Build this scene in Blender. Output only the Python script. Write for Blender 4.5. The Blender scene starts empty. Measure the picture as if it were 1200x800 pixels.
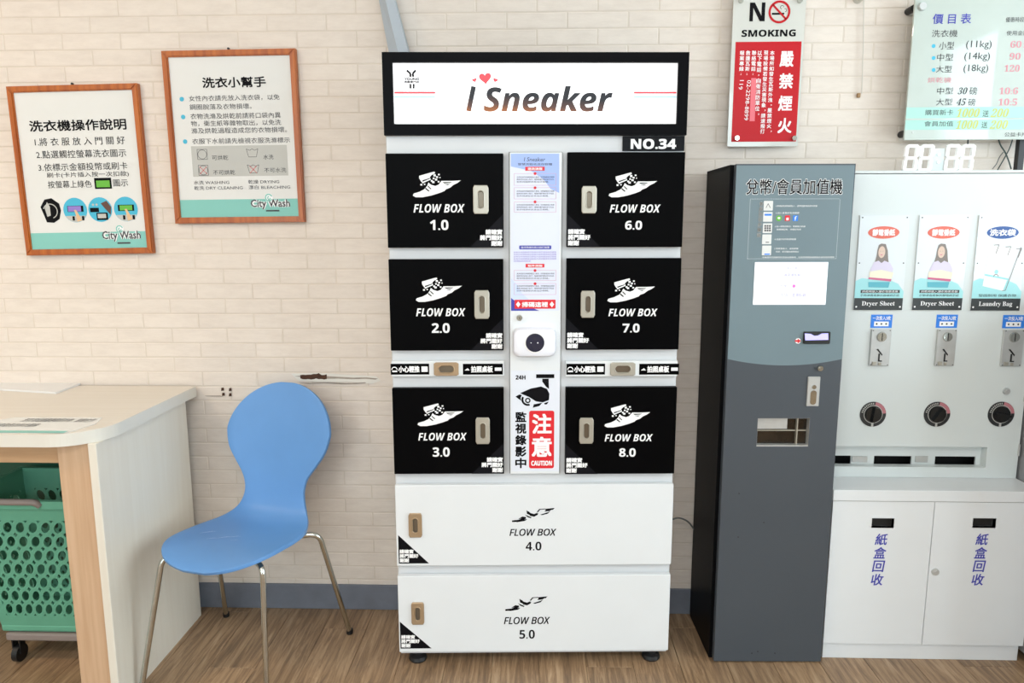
import bpy, bmesh, math, random
from mathutils import Vector, Matrix
random.seed(7)
SC = bpy.context.scene
COL = SC.collection

# ------------------------------------------------------------------ camera
FPX, PITCH, YAW, ROLL, CH = 847.3, .157, -.0305, -.0018, 1.40
_cy, _sy, _cp, _sp = math.cos(YAW), math.sin(YAW), math.cos(PITCH), math.sin(PITCH)
FW = Vector((_sy*_cp, _cy*_cp, -_sp))
_r = Vector((_cy, -_sy, 0)); _u = _r.cross(FW)
RT = _r*math.cos(ROLL) + _u*math.sin(ROLL)
UP = -_r*math.sin(ROLL) + _u*math.cos(ROLL)
CAM = Vector((0, 0, CH))
cd = bpy.data.cameras.new('camera'); cam = bpy.data.objects.new('camera', cd); COL.objects.link(cam)
cd.sensor_fit = 'HORIZONTAL'; cd.sensor_width = 36; cd.lens = FPX/1200*36; cd.clip_start = .02
M = Matrix(((RT.x, UP.x, -FW.x), (RT.y, UP.y, -FW.y), (RT.z, UP.z, -FW.z))).to_4x4()
M.translation = CAM; cam.matrix_world = M
SC.camera = cam

# ------------------------------------------------------------------ world, lights, exposure
SC.view_settings.view_transform = 'Standard'; SC.view_settings.look = 'None'
SC.view_settings.gamma = 1; SC.view_settings.use_curve_mapping = False
SC.view_settings.exposure = -0.42
wd = bpy.data.worlds.new('overcast_sky'); SC.world = wd; wd.use_nodes = True
bg = wd.node_tree.nodes['Background']
bg.inputs['Color'].default_value = (.80, .93, 1, 1); bg.inputs['Strength'].default_value = 9.0

def area(name, loc, rot, sx, sy, power, color, portal=False):
    l = bpy.data.lights.new(name, 'AREA'); l.shape = 'RECTANGLE'; l.size = sx; l.size_y = sy
    l.energy = power; l.color = color
    if portal: l.cycles.is_portal = True
    o = bpy.data.objects.new(name, l); COL.objects.link(o); o.location = loc; o.rotation_euler = rot
    return o
PI = math.pi
RX = 3.0; FY = -3.4; LX = -3.6; CZ = 3.0; YW = 2.485       # room limits
# daylight enters through the right-hand windows; warm lamp at left; long lamp and front windows added as fill
area('window_portal', (RX+.01, .55, 1.75), (0, PI/2, 0), 2.3, 3.3, 1, (1, 1, 1), True)
WARM = (1, .80, .60)
area('ceiling_lamp_light', (-2.5, .75, CZ-.09), (0, 0, 0), .35, .35, 38, WARM)
area('ceiling_lamp_light', (-.2, -.7, CZ-.09), (0, 0, 0), 2.4, .5, 60, (1, .95, .90))  # unseen long lamp added as neutral fill
area('window_portal', (-.3, FY-.01, 2.4), (PI/2, 0, 0), 5.8, 1.0, 1, (1, 1, 1), True)  # portal of the high front window, added for more front light
area('window_portal', (-2.5, FY-.01, 1.1), (PI/2, 0, 0), 1.6, 1.5, 1, (1, 1, 1), True)  # portal of the low front-left window, added to brighten the chair wall

# ------------------------------------------------------------------ helpers
def lin(c):
    if isinstance(c, str): c = tuple(int(c[i:i+2], 16) for i in (0, 2, 4))
    return tuple(((v/255/12.92) if v/255 <= .04045 else ((v/255+.055)/1.055)**2.4) for v in c) + (1,)

def mat(name, col, rough=.5, metal=0, var=.04, scale=8, bump=0, bscale=60, coat=0, emit=0, spec=.5, stretch=(1, 1, 1)):
    m = bpy.data.materials.new(name); m.use_nodes = True
    nt = m.node_tree; b = nt.nodes['Principled BSDF']
    b.inputs['Roughness'].default_value = rough; b.inputs['Metallic'].default_value = metal
    b.inputs['Specular IOR Level'].default_value = spec
    c = lin(col)
    tc = nt.nodes.new('ShaderNodeTexCoord'); mp = nt.nodes.new('ShaderNodeMapping')
    mp.inputs['Scale'].default_value = stretch
    nt.links.new(tc.outputs['Object'], mp.inputs['Vector'])
    if var:
        n = nt.nodes.new('ShaderNodeTexNoise'); n.inputs['Scale'].default_value = scale; n.inputs['Detail'].default_value = 4
        nt.links.new(mp.outputs['Vector'], n.inputs['Vector'])
        r = nt.nodes.new('ShaderNodeValToRGB')
        r.color_ramp.elements[0].position = .3; r.color_ramp.elements[1].position = .7
        r.color_ramp.elements[0].color = tuple(v*(1-var) for v in c[:3])+(1,)
        r.color_ramp.elements[1].color = tuple(min(1, v*(1+var)) for v in c[:3])+(1,)
        nt.links.new(n.outputs['Fac'], r.inputs['Fac']); nt.links.new(r.outputs['Color'], b.inputs['Base Color'])
    else: b.inputs['Base Color'].default_value = c
    if bump:
        n2 = nt.nodes.new('ShaderNodeTexNoise'); n2.inputs['Scale'].default_value = bscale; n2.inputs['Detail'].default_value = 5
        nt.links.new(mp.outputs['Vector'], n2.inputs['Vector'])
        bp = nt.nodes.new('ShaderNodeBump'); bp.inputs['Strength'].default_value = bump; bp.inputs['Distance'].default_value = .002
        nt.links.new(n2.outputs['Fac'], bp.inputs['Height']); nt.links.new(bp.outputs['Normal'], b.inputs['Normal'])
    if coat: b.inputs['Coat Weight'].default_value = coat; b.inputs['Coat Roughness'].default_value = .02
    if emit: b.inputs['Emission Color'].default_value = c; b.inputs['Emission Strength'].default_value = emit
    return m

def obj(name, bm, m, parent=None, smooth=False, kind=None, label=None):
    me = bpy.data.meshes.new(name); bmesh.ops.recalc_face_normals(bm, faces=bm.faces) if not getattr(bm, 'flat', False) and kind != 'ink' else None
    if smooth:
        for f in bm.faces: f.smooth = True
    bm.to_mesh(me); bm.free()
    if isinstance(m, (list, tuple)):
        for x in m: me.materials.append(x)
    else: me.materials.append(m)
    o = bpy.data.objects.new(name, me); COL.objects.link(o); o.parent = parent
    if kind and kind != 'ink': o['kind'] = kind
    if label: o['label'] = label
    if smooth: me.set_sharp_from_angle(angle=math.radians(40))
    return o

def tag(o, label, cat, group=None):
    o['label'] = label; o['category'] = cat
    if group: o['group'] = group
    return o

class Frame:                                       # a thing's own axes: origin on the floor, front plane y=0
    def __init__(s, x, y, yaw=0):
        s.o = Vector((x, y, 0)); s.yaw = yaw; s.c = math.cos(yaw); s.s = math.sin(yaw)
    def loc(s, px, py, y=0):                       # photograph point seen on the plane local y=const
        d = FW + RT*((px-600)/FPX) - UP*((py-400)/FPX)
        q = CAM - s.o
        ly0 = -q.x*s.s + q.y*s.c; lyd = -d.x*s.s + d.y*s.c
        t = (y-ly0)/lyd; p = q + d*t
        return (p.x*s.c + p.y*s.s, p.z)
    def rect(s, x0, y0, x1, y1, y=0):
        xm, ym = (x0+x1)/2, (y0+y1)/2
        return s.loc(x0, ym, y)[0], s.loc(x1, ym, y)[0], s.loc(xm, y1, y)[1], s.loc(xm, y0, y)[1]
    def root(s, name, label, cat, group=None):
        o = bpy.data.objects.new(name, None); o.empty_display_size = .1; COL.objects.link(o)
        o.location = s.o; o.rotation_euler = (0, 0, s.yaw)
        return tag(o, label, cat, group)

def NB(): return bmesh.new()
def box(bm, x0, x1, y0, y1, z0, z1, bev=0, seg=1):
    vs = [bm.verts.new((x, y, z)) for x in (x0, x1) for y in (y0, y1) for z in (z0, z1)]
    fs = [bm.faces.new([vs[i] for i in q]) for q in ((0, 1, 3, 2), (4, 6, 7, 5), (0, 4, 5, 1), (2, 3, 7, 6), (0, 2, 6, 4), (1, 5, 7, 3))]
    if bev:
        es = {e for f in fs for e in f.edges}
        bmesh.ops.bevel(bm, geom=list(es), offset=bev, segments=seg, affect='EDGES', profile=.5)
    return bm
def prism(bm, pts, y0, y1):                        # outline in (a, z), extruded along y
    n = len(pts)
    A = [bm.verts.new((a, y0, z)) for a, z in pts]; B = [bm.verts.new((a, y1, z)) for a, z in pts]
    bm.faces.new(A); bm.faces.new(B[::-1])
    for i in range(n): bm.faces.new((A[i], B[i], B[(i+1) % n], A[(i+1) % n]))
def hprism(bm, pts, z0, z1):
    n = len(pts)
    A = [bm.verts.new((a, b, z0)) for a, b in pts]; B = [bm.verts.new((a, b, z1)) for a, b in pts]
    bm.faces.new(A); bm.faces.new(B[::-1])
    for i in range(n): bm.faces.new((A[i], B[i], B[(i+1) % n], A[(i+1) % n]))
def rrect(a0, a1, z0, z1, r, n=5):
    P = []
    for cx, cz, t0 in ((a1-r, z1-r, 0), (a0+r, z1-r, 90), (a0+r, z0+r, 180), (a1-r, z0+r, 270)):
        for i in range(n+1):
            t = math.radians(t0+90*i/n); P.append((cx+r*math.cos(t), cz+r*math.sin(t)))
    return P
def ell(cx, cz, rx, rz, n=24, a0=0, a1=360):
    return [(cx+rx*math.cos(math.radians(a0+(a1-a0)*i/n)), cz+rz*math.sin(math.radians(a0+(a1-a0)*i/n))) for i in range(n if a1-a0 == 360 else n+1)]
def cyl(bm, cx, cz, r, y0, y1, n=20, r2=None):     # axis along y; r2 = radius of the front cap at y0
    r2 = r if r2 is None else r2
    A = [bm.verts.new((a, y0, z)) for a, z in ell(cx, cz, r2, r2, n)]; B = [bm.verts.new((a, y1, z)) for a, z in ell(cx, cz, r, r, n)]
    bm.faces.new(A); bm.faces.new(B[::-1])
    for i in range(n): bm.faces.new((A[i], B[i], B[(i+1) % n], A[(i+1) % n]))
def lathe(bm, cx, cy, prof, n=20):                 # axis along z
    rings = [[bm.verts.new((cx+r*math.cos(2*PI*i/n), cy+r*math.sin(2*PI*i/n), z)) for i in range(n)] for r, z in prof]
    for a, b in zip(rings, rings[1:]):
        for i in range(n): bm.faces.new((a[i], a[(i+1) % n], b[(i+1) % n], b[i]))
    bm.faces.new(rings[0][::-1]); bm.faces.new(rings[-1])
def tube(bm, pts, r, n=10):
    pts = [Vector(p) for p in pts]; rings = []
    prev = None
    for i, p in enumerate(pts):
        t = (pts[min(i+1, len(pts)-1)] - pts[max(i-1, 0)]).normalized()
        if prev is None: a = t.cross(Vector((0, 0, 1)) if abs(t.z) < .9 else Vector((1, 0, 0))).normalized()
        else: a = (prev - t*prev.dot(t)).normalized()
        prev = a; b = t.cross(a)
        rings.append([bm.verts.new(p + (a*math.cos(2*PI*k/n) + b*math.sin(2*PI*k/n))*r) for k in range(n)])
    for x, y in zip(rings, rings[1:]):
        for k in range(n): bm.faces.new((x[k], x[(k+1) % n], y[(k+1) % n], y[k]))
    bm.faces.new(rings[0][::-1]); bm.faces.new(rings[-1])
def bez(P, n=8):                                   # rounds the corners of a polyline
    P = [Vector(p) for p in P]; out = [P[0]]
    for i in range(1, len(P)-1):
        a = P[i]+(P[i-1]-P[i])*.5 if i > 1 else P[i]+(P[i-1]-P[i])*.35
        b = P[i]+(P[i+1]-P[i])*(.5 if i < len(P)-2 else .35)
        for k in range(n+1):
            t = k/n; out.append(a*(1-t)**2 + P[i]*2*t*(1-t) + b*t*t)
    return out+[P[-1]]
def corner(P, r, n=6):                             # polyline with each corner cut by radius-like length r
    P = [Vector(p) for p in P]; out = [P[0]]
    for i in range(1, len(P)-1):
        a = P[i]+(P[i-1]-P[i]).normalized()*r; b = P[i]+(P[i+1]-P[i]).normalized()*r
        for k in range(n+1):
            t = k/n; out.append(a*(1-t)**2 + P[i]*2*t*(1-t) + b*t*t)
    return out+[P[-1]]
def panel(bm, x0, x1, z0, z1, y0, y1, holes=()):   # slab with rectangular openings
    xs = sorted({x0, x1, *[v for h in holes for v in h[:2]]}); zs = sorted({z0, z1, *[v for h in holes for v in h[2:]]})
    inside = lambda i, j: 0 <= i < len(xs)-1 and 0 <= j < len(zs)-1 and not any(h[0] <= (xs[i]+xs[i+1])/2 <= h[1] and h[2] <= (zs[j]+zs[j+1])/2 <= h[3] for h in holes)
    V = {}
    def v(i, j, k):
        if (i, j, k) not in V: V[i, j, k] = bm.verts.new((xs[i], (y0, y1)[k], zs[j]))
        return V[i, j, k]
    for i in range(len(xs)-1):
        for j in range(len(zs)-1):
            if not inside(i, j): continue
            bm.faces.new((v(i, j, 0), v(i+1, j, 0), v(i+1, j+1, 0), v(i, j+1, 0)))
            bm.faces.new((v(i, j, 1), v(i, j+1, 1), v(i+1, j+1, 1), v(i+1, j, 1)))
            if not inside(i-1, j): bm.faces.new((v(i, j, 0), v(i, j+1, 0), v(i, j+1, 1), v(i, j, 1)))
            if not inside(i+1, j): bm.faces.new((v(i+1, j, 0), v(i+1, j, 1), v(i+1, j+1, 1), v(i+1, j+1, 0)))
            if not inside(i, j-1): bm.faces.new((v(i, j, 0), v(i, j, 1), v(i+1, j, 1), v(i+1, j, 0)))
            if not inside(i, j+1): bm.faces.new((v(i, j+1, 0), v(i+1, j+1, 0), v(i+1, j+1, 1), v(i, j+1, 1)))
def latch_plate(bm, cx, cz, w, h, y0, y1, hw, hh, depth, n=32):
    """bevelled rectangular plate with a stadium-shaped finger recess"""
    def stad(rx, rz, k=n):
        r = min(rx, rz); P = []
        for i in range(k):
            t = 2*PI*(i+.5)/k; c, s = math.cos(t), math.sin(t)
            P.append((cx+r*c+math.copysign(max(rx-r, 0), c), cz+r*s+math.copysign(max(rz-r, 0), s)))
        return P
    def rec(rx, rz, k=n):
        P = []
        for i in range(k):
            t = 2*PI*(i+.5)/k; c, s = math.cos(t), math.sin(t); q = 1/max(abs(c), abs(s))
            P.append((cx+rx*c*q, cz+rz*s*q))
        return P
    loops = [(rec(w/2, h/2), y1), (rec(w/2, h/2), y0+.001), (rec(w/2-.0015, h/2-.0015), y0), (stad(hw/2+.003, hh/2+.003), y0), (stad(hw/2+.0015, hh/2+.0015), y0-.0012), (stad(hw/2, hh/2), y0), (stad(hw/2-.001, hh/2-.001), y0+depth), (stad(.001, .001), y0+depth)]
    R = [[bm.verts.new((a, y, z)) for a, z in L] for L, y in loops]
    for k, (A, B) in enumerate(zip(R, R[1:])):
        for i in range(n): bm.faces.new((A[i], A[(i+1) % n], B[(i+1) % n], B[i])).material_index = int(k >= 5)
    bm.faces.new(R[-1]).material_index = 1

def SB(t):                                         # heavy upright sans glyphs
    return ''.join(chr(0x1D5D4+ord(c)-65) if 'A' <= c <= 'Z' else chr(0x1D5EE+ord(c)-97) if 'a' <= c <= 'z' else chr(0x1D7EC+ord(c)-48) if '0' <= c <= '9' else c for c in t)
def SI(t):                                         # heavy slanted sans glyphs
    return ''.join(chr(0x1D63C+ord(c)-65) if 'A' <= c <= 'Z' else chr(0x1D656+ord(c)-97) if 'a' <= c <= 'z' else c for c in t)
def SIL(t):                                        # light slanted sans capitals
    return ''.join(chr(0x1D608+ord(c)-65) if 'A' <= c <= 'Z' else c for c in t)
_tc = {}
def textmesh(s, shear=0, res=2):
    k = (s, shear, res)
    if k not in _tc:
        cu = bpy.data.curves.new('t', 'FONT'); cu.body = s; cu.resolution_u = res; cu.shear = shear; cu.size = 1; cu.space_line = .9
        o = bpy.data.objects.new('t', cu); COL.objects.link(o)
        me = bpy.data.meshes.new_from_object(o.evaluated_get(bpy.context.evaluated_depsgraph_get()))
        V = [tuple(v.co) for v in me.vertices]; F = [tuple(p.vertices) for p in me.polygons]
        bpy.data.objects.remove(o); bpy.data.curves.remove(cu); bpy.data.meshes.remove(me)
        x0, x1 = min(v[0] for v in V), max(v[0] for v in V); y0, y1 = min(v[1] for v in V), max(v[1] for v in V)
        V = [((v[0]-x0)/max(x1-x0, 1e-6), (v[1]-y0)/max(y1-y0, 1e-6)) for v in V]
        _tc[k] = (V, F)
    return _tc[k]
def text(bm, s, r, y, bold=0, shear=0, res=2, tf=None):   # r = a0,a1,z0,z1 the lettering's extent; bold = stroke growth in m
    V, F = textmesh(s, shear, res); a0, a1, z0, z1 = r
    if isinstance(bm, Ink) and not bm.keep: bm.cut()
    offs = [(0, 0)] if not bold else [(-bold, -bold), (bold, -bold), (-bold, bold), (bold, bold), (0, 0)]
    a0 += bold; a1 -= bold; z0 += bold; z1 -= bold
    for k, (dx, dz) in enumerate(offs):
        vs = []
        for u, v in V:
            a, z = a0+u*(a1-a0)+dx, z0+v*(z1-z0)+dz
            if tf: a, z = tf(a, z)
            vs.append(bm.verts.new((a, y-k*.00002, z)))
        for f in F:
            try: bm.faces.new([vs[i] for i in f])
            except ValueError: pass
def flat(bm, pts, y, mi=0):
    if getattr(bm, 'each', False): bm.cut()
    f = bm.faces.new([bm.verts.new((a, y, z)) for a, z in pts])
    f.normal_update()
    if f.normal.y > 0: f.normal_flip()
    f.material_index = mi
    return f
def rpts(a0, a1, z0, z1): return [(a0, z0), (a1, z0), (a1, z1), (a0, z1)]
def ring(bm, cx, cz, r0, r1, y, n=28, a0=0, a1=360, sx=1):
    for i in range(n):
        t0, t1 = math.radians(a0+(a1-a0)*i/n), math.radians(a0+(a1-a0)*(i+1)/n)
        flat(bm, [(cx+r0*math.cos(t0)*sx, cz+r0*math.sin(t0)), (cx+r1*math.cos(t0)*sx, cz+r1*math.sin(t0)), (cx+r1*math.cos(t1)*sx, cz+r1*math.sin(t1)), (cx+r0*math.cos(t1)*sx, cz+r0*math.sin(t1))], y)
class Ink:                                         # a print; cut() starts a new object of the same name
    def __init__(s): s.l = [NB()]
    def cut(s):
        if len(s.l[-1].faces): s.l.append(NB())
    @property
    def verts(s): return s.l[-1].verts
    @property
    def faces(s): return s.l[-1].faces
KEEP = [False]
def ink(parent, name, m, fn, keep=False):
    bm = Ink(); bm.keep = keep; fn(bm); r = None
    for b in bm.l:
        if not len(b.faces): b.free(); continue
        o = obj(name, b, m, parent, kind='ink'); r = r or o
    return r
def strokeline(bm, P, w, y):
    for (a, b), (c, d) in zip(P, P[1:]):
        L = math.hypot(c-a, d-b) or 1; nx, nz = -(d-b)/L*w/2, (c-a)/L*w/2
        flat(bm, [(a-nx, b-nz), (c-nx, d-nz), (c+nx, d+nz), (a+nx, b+nz)], y)

# ------------------------------------------------------------------ materials
def wood_floor():
    m = bpy.data.materials.new('vinyl_plank'); m.use_nodes = True; nt = m.node_tree; b = nt.nodes['Principled BSDF']
    tc = nt.nodes.new('ShaderNodeTexCoord'); oi = nt.nodes.new('ShaderNodeObjectInfo')
    ad = nt.nodes.new('ShaderNodeVectorMath'); ad.operation = 'ADD'
    mul = nt.nodes.new('ShaderNodeMath'); mul.operation = 'MULTIPLY'; mul.inputs[1].default_value = 37
    cx = nt.nodes.new('ShaderNodeCombineXYZ')
    nt.links.new(oi.outputs['Random'], mul.inputs[0])
    for i in range(3): nt.links.new(mul.outputs[0], cx.inputs[i])
    nt.links.new(tc.outputs['Object'], ad.inputs[0]); nt.links.new(cx.outputs[0], ad.inputs[1])
    mp = nt.nodes.new('ShaderNodeMapping'); mp.inputs['Scale'].default_value = (38, 2.4, 38); nt.links.new(ad.outputs[0], mp.inputs['Vector'])
    n = nt.nodes.new('ShaderNodeTexNoise'); n.inputs['Scale'].default_value = 1.6; n.inputs['Detail'].default_value = 9; n.inputs['Roughness'].default_value = .72; n.inputs['Distortion'].default_value = .8
    nt.links.new(mp.outputs[0], n.inputs['Vector'])
    r = nt.nodes.new('ShaderNodeValToRGB'); nt.links.new(n.outputs['Fac'], r.inputs['Fac'])
    e = r.color_ramp.elements; e[0].position = .30; e[0].color = lin('6f5a47'); e[1].position = .72; e[1].color = lin('c4a98a')
    x = e.new(.46); x.color = lin('927558'); x = e.new(.56); x.color = lin('ab8c6b')
    hv = nt.nodes.new('ShaderNodeHueSaturation'); hv.inputs['Saturation'].default_value = .98; nt.links.new(r.outputs[0], hv.inputs['Color'])
    mr = nt.nodes.new('ShaderNodeMapRange'); mr.inputs['To Min'].default_value = .80; mr.inputs['To Max'].default_value = 1.0
    nt.links.new(oi.outputs['Random'], mr.inputs['Value']); nt.links.new(mr.outputs[0], hv.inputs['Value'])
    nt.links.new(hv.outputs[0], b.inputs['Base Color']); b.inputs['Roughness'].default_value = .42
    bp = nt.nodes.new('ShaderNodeBump'); bp.inputs['Strength'].default_value = .25; bp.inputs['Distance'].default_value = .001
    nt.links.new(n.outputs['Fac'], bp.inputs['Height']); nt.links.new(bp.outputs[0], b.inputs['Normal'])
    return m
def brick_mat():
    m = bpy.data.materials.new('whitewashed_brick'); m.use_nodes = True; nt = m.node_tree; b = nt.nodes['Principled BSDF']
    tc = nt.nodes.new('ShaderNodeTexCoord'); oi = nt.nodes.new('ShaderNodeObjectInfo')
    g = nt.nodes.new('ShaderNodeNewGeometry')
    mp = nt.nodes.new('ShaderNodeMapping'); mp.inputs['Scale'].default_value = (9, 9, 34); nt.links.new(g.outputs['Position'], mp.inputs['Vector'])
    n = nt.nodes.new('ShaderNodeTexNoise'); n.inputs['Scale'].default_value = 1.5; n.inputs['Detail'].default_value = 7; n.inputs['Roughness'].default_value = .65
    nt.links.new(mp.outputs[0], n.inputs['Vector'])
    r = nt.nodes.new('ShaderNodeValToRGB'); nt.links.new(n.outputs['Fac'], r.inputs['Fac'])
    e = r.color_ramp.elements; e[0].position = .28; e[0].color = lin('d6cabf'); e[1].position = .62; e[1].color = lin('e0d5ca')
    hv = nt.nodes.new('ShaderNodeHueSaturation'); nt.links.new(r.outputs[0], hv.inputs['Color'])
    mr = nt.nodes.new('ShaderNodeMapRange'); mr.inputs['To Min'].default_value = .98; mr.inputs['To Max'].default_value = 1.015
    nt.links.new(oi.outputs['Random'], mr.inputs['Value']); nt.links.new(mr.outputs[0], hv.inputs['Value'])
    nt.links.new(hv.outputs[0], b.inputs['Base Color']); b.inputs['Roughness'].default_value = .6
    n2 = nt.nodes.new('ShaderNodeTexNoise'); n2.inputs['Scale'].default_value = 5; n2.inputs['Detail'].default_value = 8
    nt.links.new(mp.outputs[0], n2.inputs['Vector'])
    bp = nt.nodes.new('ShaderNodeBump'); bp.inputs['Strength'].default_value = .22; bp.inputs['Distance'].default_value = .0015
    nt.links.new(n2.outputs['Fac'], bp.inputs['Height']); nt.links.new(bp.outputs[0], b.inputs['Normal'])
    return m
def grain(name, c0, c1, axis='z', rough=.5, sc=1.0):
    st = {'z': (60, 60, 3), 'x': (3, 60, 60), 'y': (60, 3, 60)}[axis]
    m = bpy.data.materials.new(name); m.use_nodes = True; nt = m.node_tree; b = nt.nodes['Principled BSDF']
    tc = nt.nodes.new('ShaderNodeTexCoord'); mp = nt.nodes.new('ShaderNodeMapping'); mp.inputs['Scale'].default_value = st
    nt.links.new(tc.outputs['Object'], mp.inputs['Vector'])
    n = nt.nodes.new('ShaderNodeTexNoise'); n.inputs['Scale'].default_value = sc; n.inputs['Detail'].default_value = 6; nt.links.new(mp.outputs[0], n.inputs['Vector'])
    r = nt.nodes.new('ShaderNodeValToRGB'); nt.links.new(n.outputs['Fac'], r.inputs['Fac'])
    e = r.color_ramp.elements; e[0].position = .35; e[0].color = lin(c0); e[1].position = .65; e[1].color = lin(c1)
    nt.links.new(r.outputs[0], b.inputs['Base Color']); b.inputs['Roughness'].default_value = rough
    return m
m_plank = wood_floor(); m_brick = brick_mat()
m_mortar = mat('brick_joint', 'd5c9bc', .8, var=.06, bump=.3)
m_plaster = mat('white_plaster', 'd9d6d0', .8, var=.03)
m_base = mat('grey_skirting', '6c717c', .55, var=.08, scale=20)
m_frame = grain('orange_wood', '9a4a12', 'b96522', 'z', .35)
m_paper = mat('white_paper', 'dbdbd8', .5, var=.01)
m_teal = mat('teal_print', '7fc0b6', .5, var=0)
m_black = mat('black_print', '0c0c10', .5, var=0, spec=.1)
m_grey = mat('grey_print', '4a4a4e', .5, var=0, spec=.2)
m_greylt = mat('light_grey_print', 'b9b9b4', .5, var=0)
m_red = mat('red_print', 'd8202c', .4, var=0)
m_white = mat('white_print', 'f2f2f2', .4, var=0)
m_navy = mat('navy_print', '3b3fa6', .4, var=0)
m_bluelt = mat('pale_blue_print', '9fb6ec', .45, var=0)
m_lilac = mat('lilac_print', 'c9d6f4', .45, var=0)
m_locker = mat('light_grey_lacquer', 'cfd1d3', .35, var=.01, bump=.05, bscale=400)
m_drawer = mat('white_lacquer', 'dfe2e4', .35, var=.01, bump=.04, bscale=400)
m_doorblk = mat('black_door_film', '060607', .4, var=.02, spec=.03)
m_doorsh = mat('charcoal_sticker', '17171b', .4, var=.02, spec=.06)
m_signblk = mat('black_sign_box', '08080b', .4, var=.02, spec=.05)
m_lit = mat('lit_sign_panel', 'fdfdff', .4, var=0, emit=.85)
m_screen = mat('lit_touch_screen', 'f4f6fb', .3, var=0, emit=.3)
m_chrome = mat('chrome', 'c8cac4', .12, 1, var=0)
m_steel = mat('brushed_steel', 'c6c8c7', .35, .55, var=.05, scale=30, bump=.1, bscale=200)
m_nickel = mat('satin_nickel', 'b5b1a5', .42, .6, var=.05)
m_brassy = mat('tan_nickel', 'ae9577', .42, .5, var=.05)
m_recess_shade = mat('latch_recess_shade', '7d7466', .3, .7, var=.1)  # darker metal tone paints the shade inside the finger recess
m_cavity_shade = mat('cavity_shade', '14120f', .7, var=.02)  # near-black colour paints the shade inside slots and chutes
m_rubber = mat('black_rubber', '17181a', .45, var=.05)
m_kiosk = mat('charcoal_enamel', '444a51', .42, var=.03, scale=3)
m_kside = mat('black_enamel', '0a0b0d', .45, var=.02, spec=.08)
m_kfilm = mat('slate_blue_film', '6d7f86', .4, var=.03, scale=3)
m_vend = mat('white_enamel', 'd3d9d8', .32, var=.012, scale=2)
m_cab = mat('white_cabinet_laminate', 'dfe2e4', .4, var=.01)
m_blueltt = mat('blue_shell', '5f92cb', .38, var=.035, scale=6)
m_desk = grain('cream_laminate', 'dcd5c7', 'dfd9cc', 'z', .45)
m_desktop = grain('cream_laminate_top', 'dad2c6', 'ded7cc', 'x', .42)
m_edge = mat('cream_edge_band', 'd9d5cb', .4, var=.02)
m_tan = grain('tan_beech', 'c09d7c', 'ccab8b', 'z', .5)
m_tanx = grain('tan_beech_rail', 'b8926c', 'c8a37c', 'x', .5)
m_green = mat('green_plastic', '62a58a', .38, var=.04)
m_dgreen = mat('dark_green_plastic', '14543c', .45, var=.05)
m_dgrey = mat('warm_grey_plastic', '8a7f7a', .5, var=.05)
m_blue = mat('blue_print', '2f7fe0', .4, var=0)
m_acrylic = mat('milky_acrylic', 'bcc6bf', .25, var=.03, coat=1)
m_smoke = mat('clear_sign_backing', 'cfcfc8', .2, var=.03, coat=.6)
m_redsign = mat('red_sign_film', 'bd0818', .35, var=.04, spec=.3)

# ------------------------------------------------------------------ setting
def struct(name, bm, m, parent=None, **k):
    o = obj(name, bm, m, parent, **k); o['kind'] = 'structure'; return o
bm = NB(); box(bm, LX, RX, FY, YW+.05, -.08, -.004); floor = struct('floor', bm, m_plank)
PW, PL = .152, .914
def plank_mesh(L):
    bm = NB(); box(bm, .0006, PW-.0006, .0006, L-.0006, -.0045, 0, .0007)
    me = bpy.data.meshes.new('plank'); bm.to_mesh(me); bm.free(); me.materials.append(m_plank); return me
pm = {}
for i in range(-17, 16):
    y = YW - .002 - ((i*.37) % 1.0)*PL - .0
    segs = [(y, YW-.001)]; 
    while y > .9: segs.append((y-PL, y)); y -= PL
    for a, b in segs:
        L = round(b-a, 4)
        if L < .01: continue
        if L not in pm: pm[L] = plank_mesh(L)
        o = bpy.data.objects.new('plank', pm[L]); COL.objects.link(o); o.parent = floor; o.location = (i*PW+.02, a, 0)
bm = NB(); box(bm, LX-.05, RX+.05, YW, YW+.1, -.08, CZ+.05); wall = struct('wall_back', bm, m_mortar)
# bricks: courses of thin faced bricks, joint at z=1.05, half-bond
BH, BL, J = .0519, .1972, .0042
def proj(P):
    d = Vector(P)-CAM; z = d.dot(FW); return 600+FPX*d.dot(RT)/z, 400-FPX*d.dot(UP)/z
def brick_geo(bm, x0, x1, z0, z1, y, s=0):
    random.seed(s); t = .0009+random.random()*.0003
    j = lambda: (random.random()-.5)*.0012
    F = [(x0+j(), z0+j()), (x1+j(), z0+j()), (x1+j(), z1+j()), (x0+j(), z1+j())]
    b = .0012
    I = [(F[0][0]+b, F[0][1]+b), (F[1][0]-b, F[1][1]+b), (F[2][0]-b, F[2][1]-b), (F[3][0]+b, F[3][1]-b)]
    A = [bm.verts.new((a, y, z)) for a, z in F]; B = [bm.verts.new((a, y-t, z)) for a, z in I]
    bm.faces.new(B)
    for k in range(4): bm.faces.new((A[k], A[(k+1) % 4], B[(k+1) % 4], B[k]))
bvar = []
for s in range(6):
    bm = NB(); brick_geo(bm, J/2, BL-J/2, J/2, BH-J/2, 0, s); me = bpy.data.meshes.new('brick')
    bm.to_mesh(me); bm.free(); me.materials.append(m_brick); bvar.append(me)
cand, rest = [], []
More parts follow.
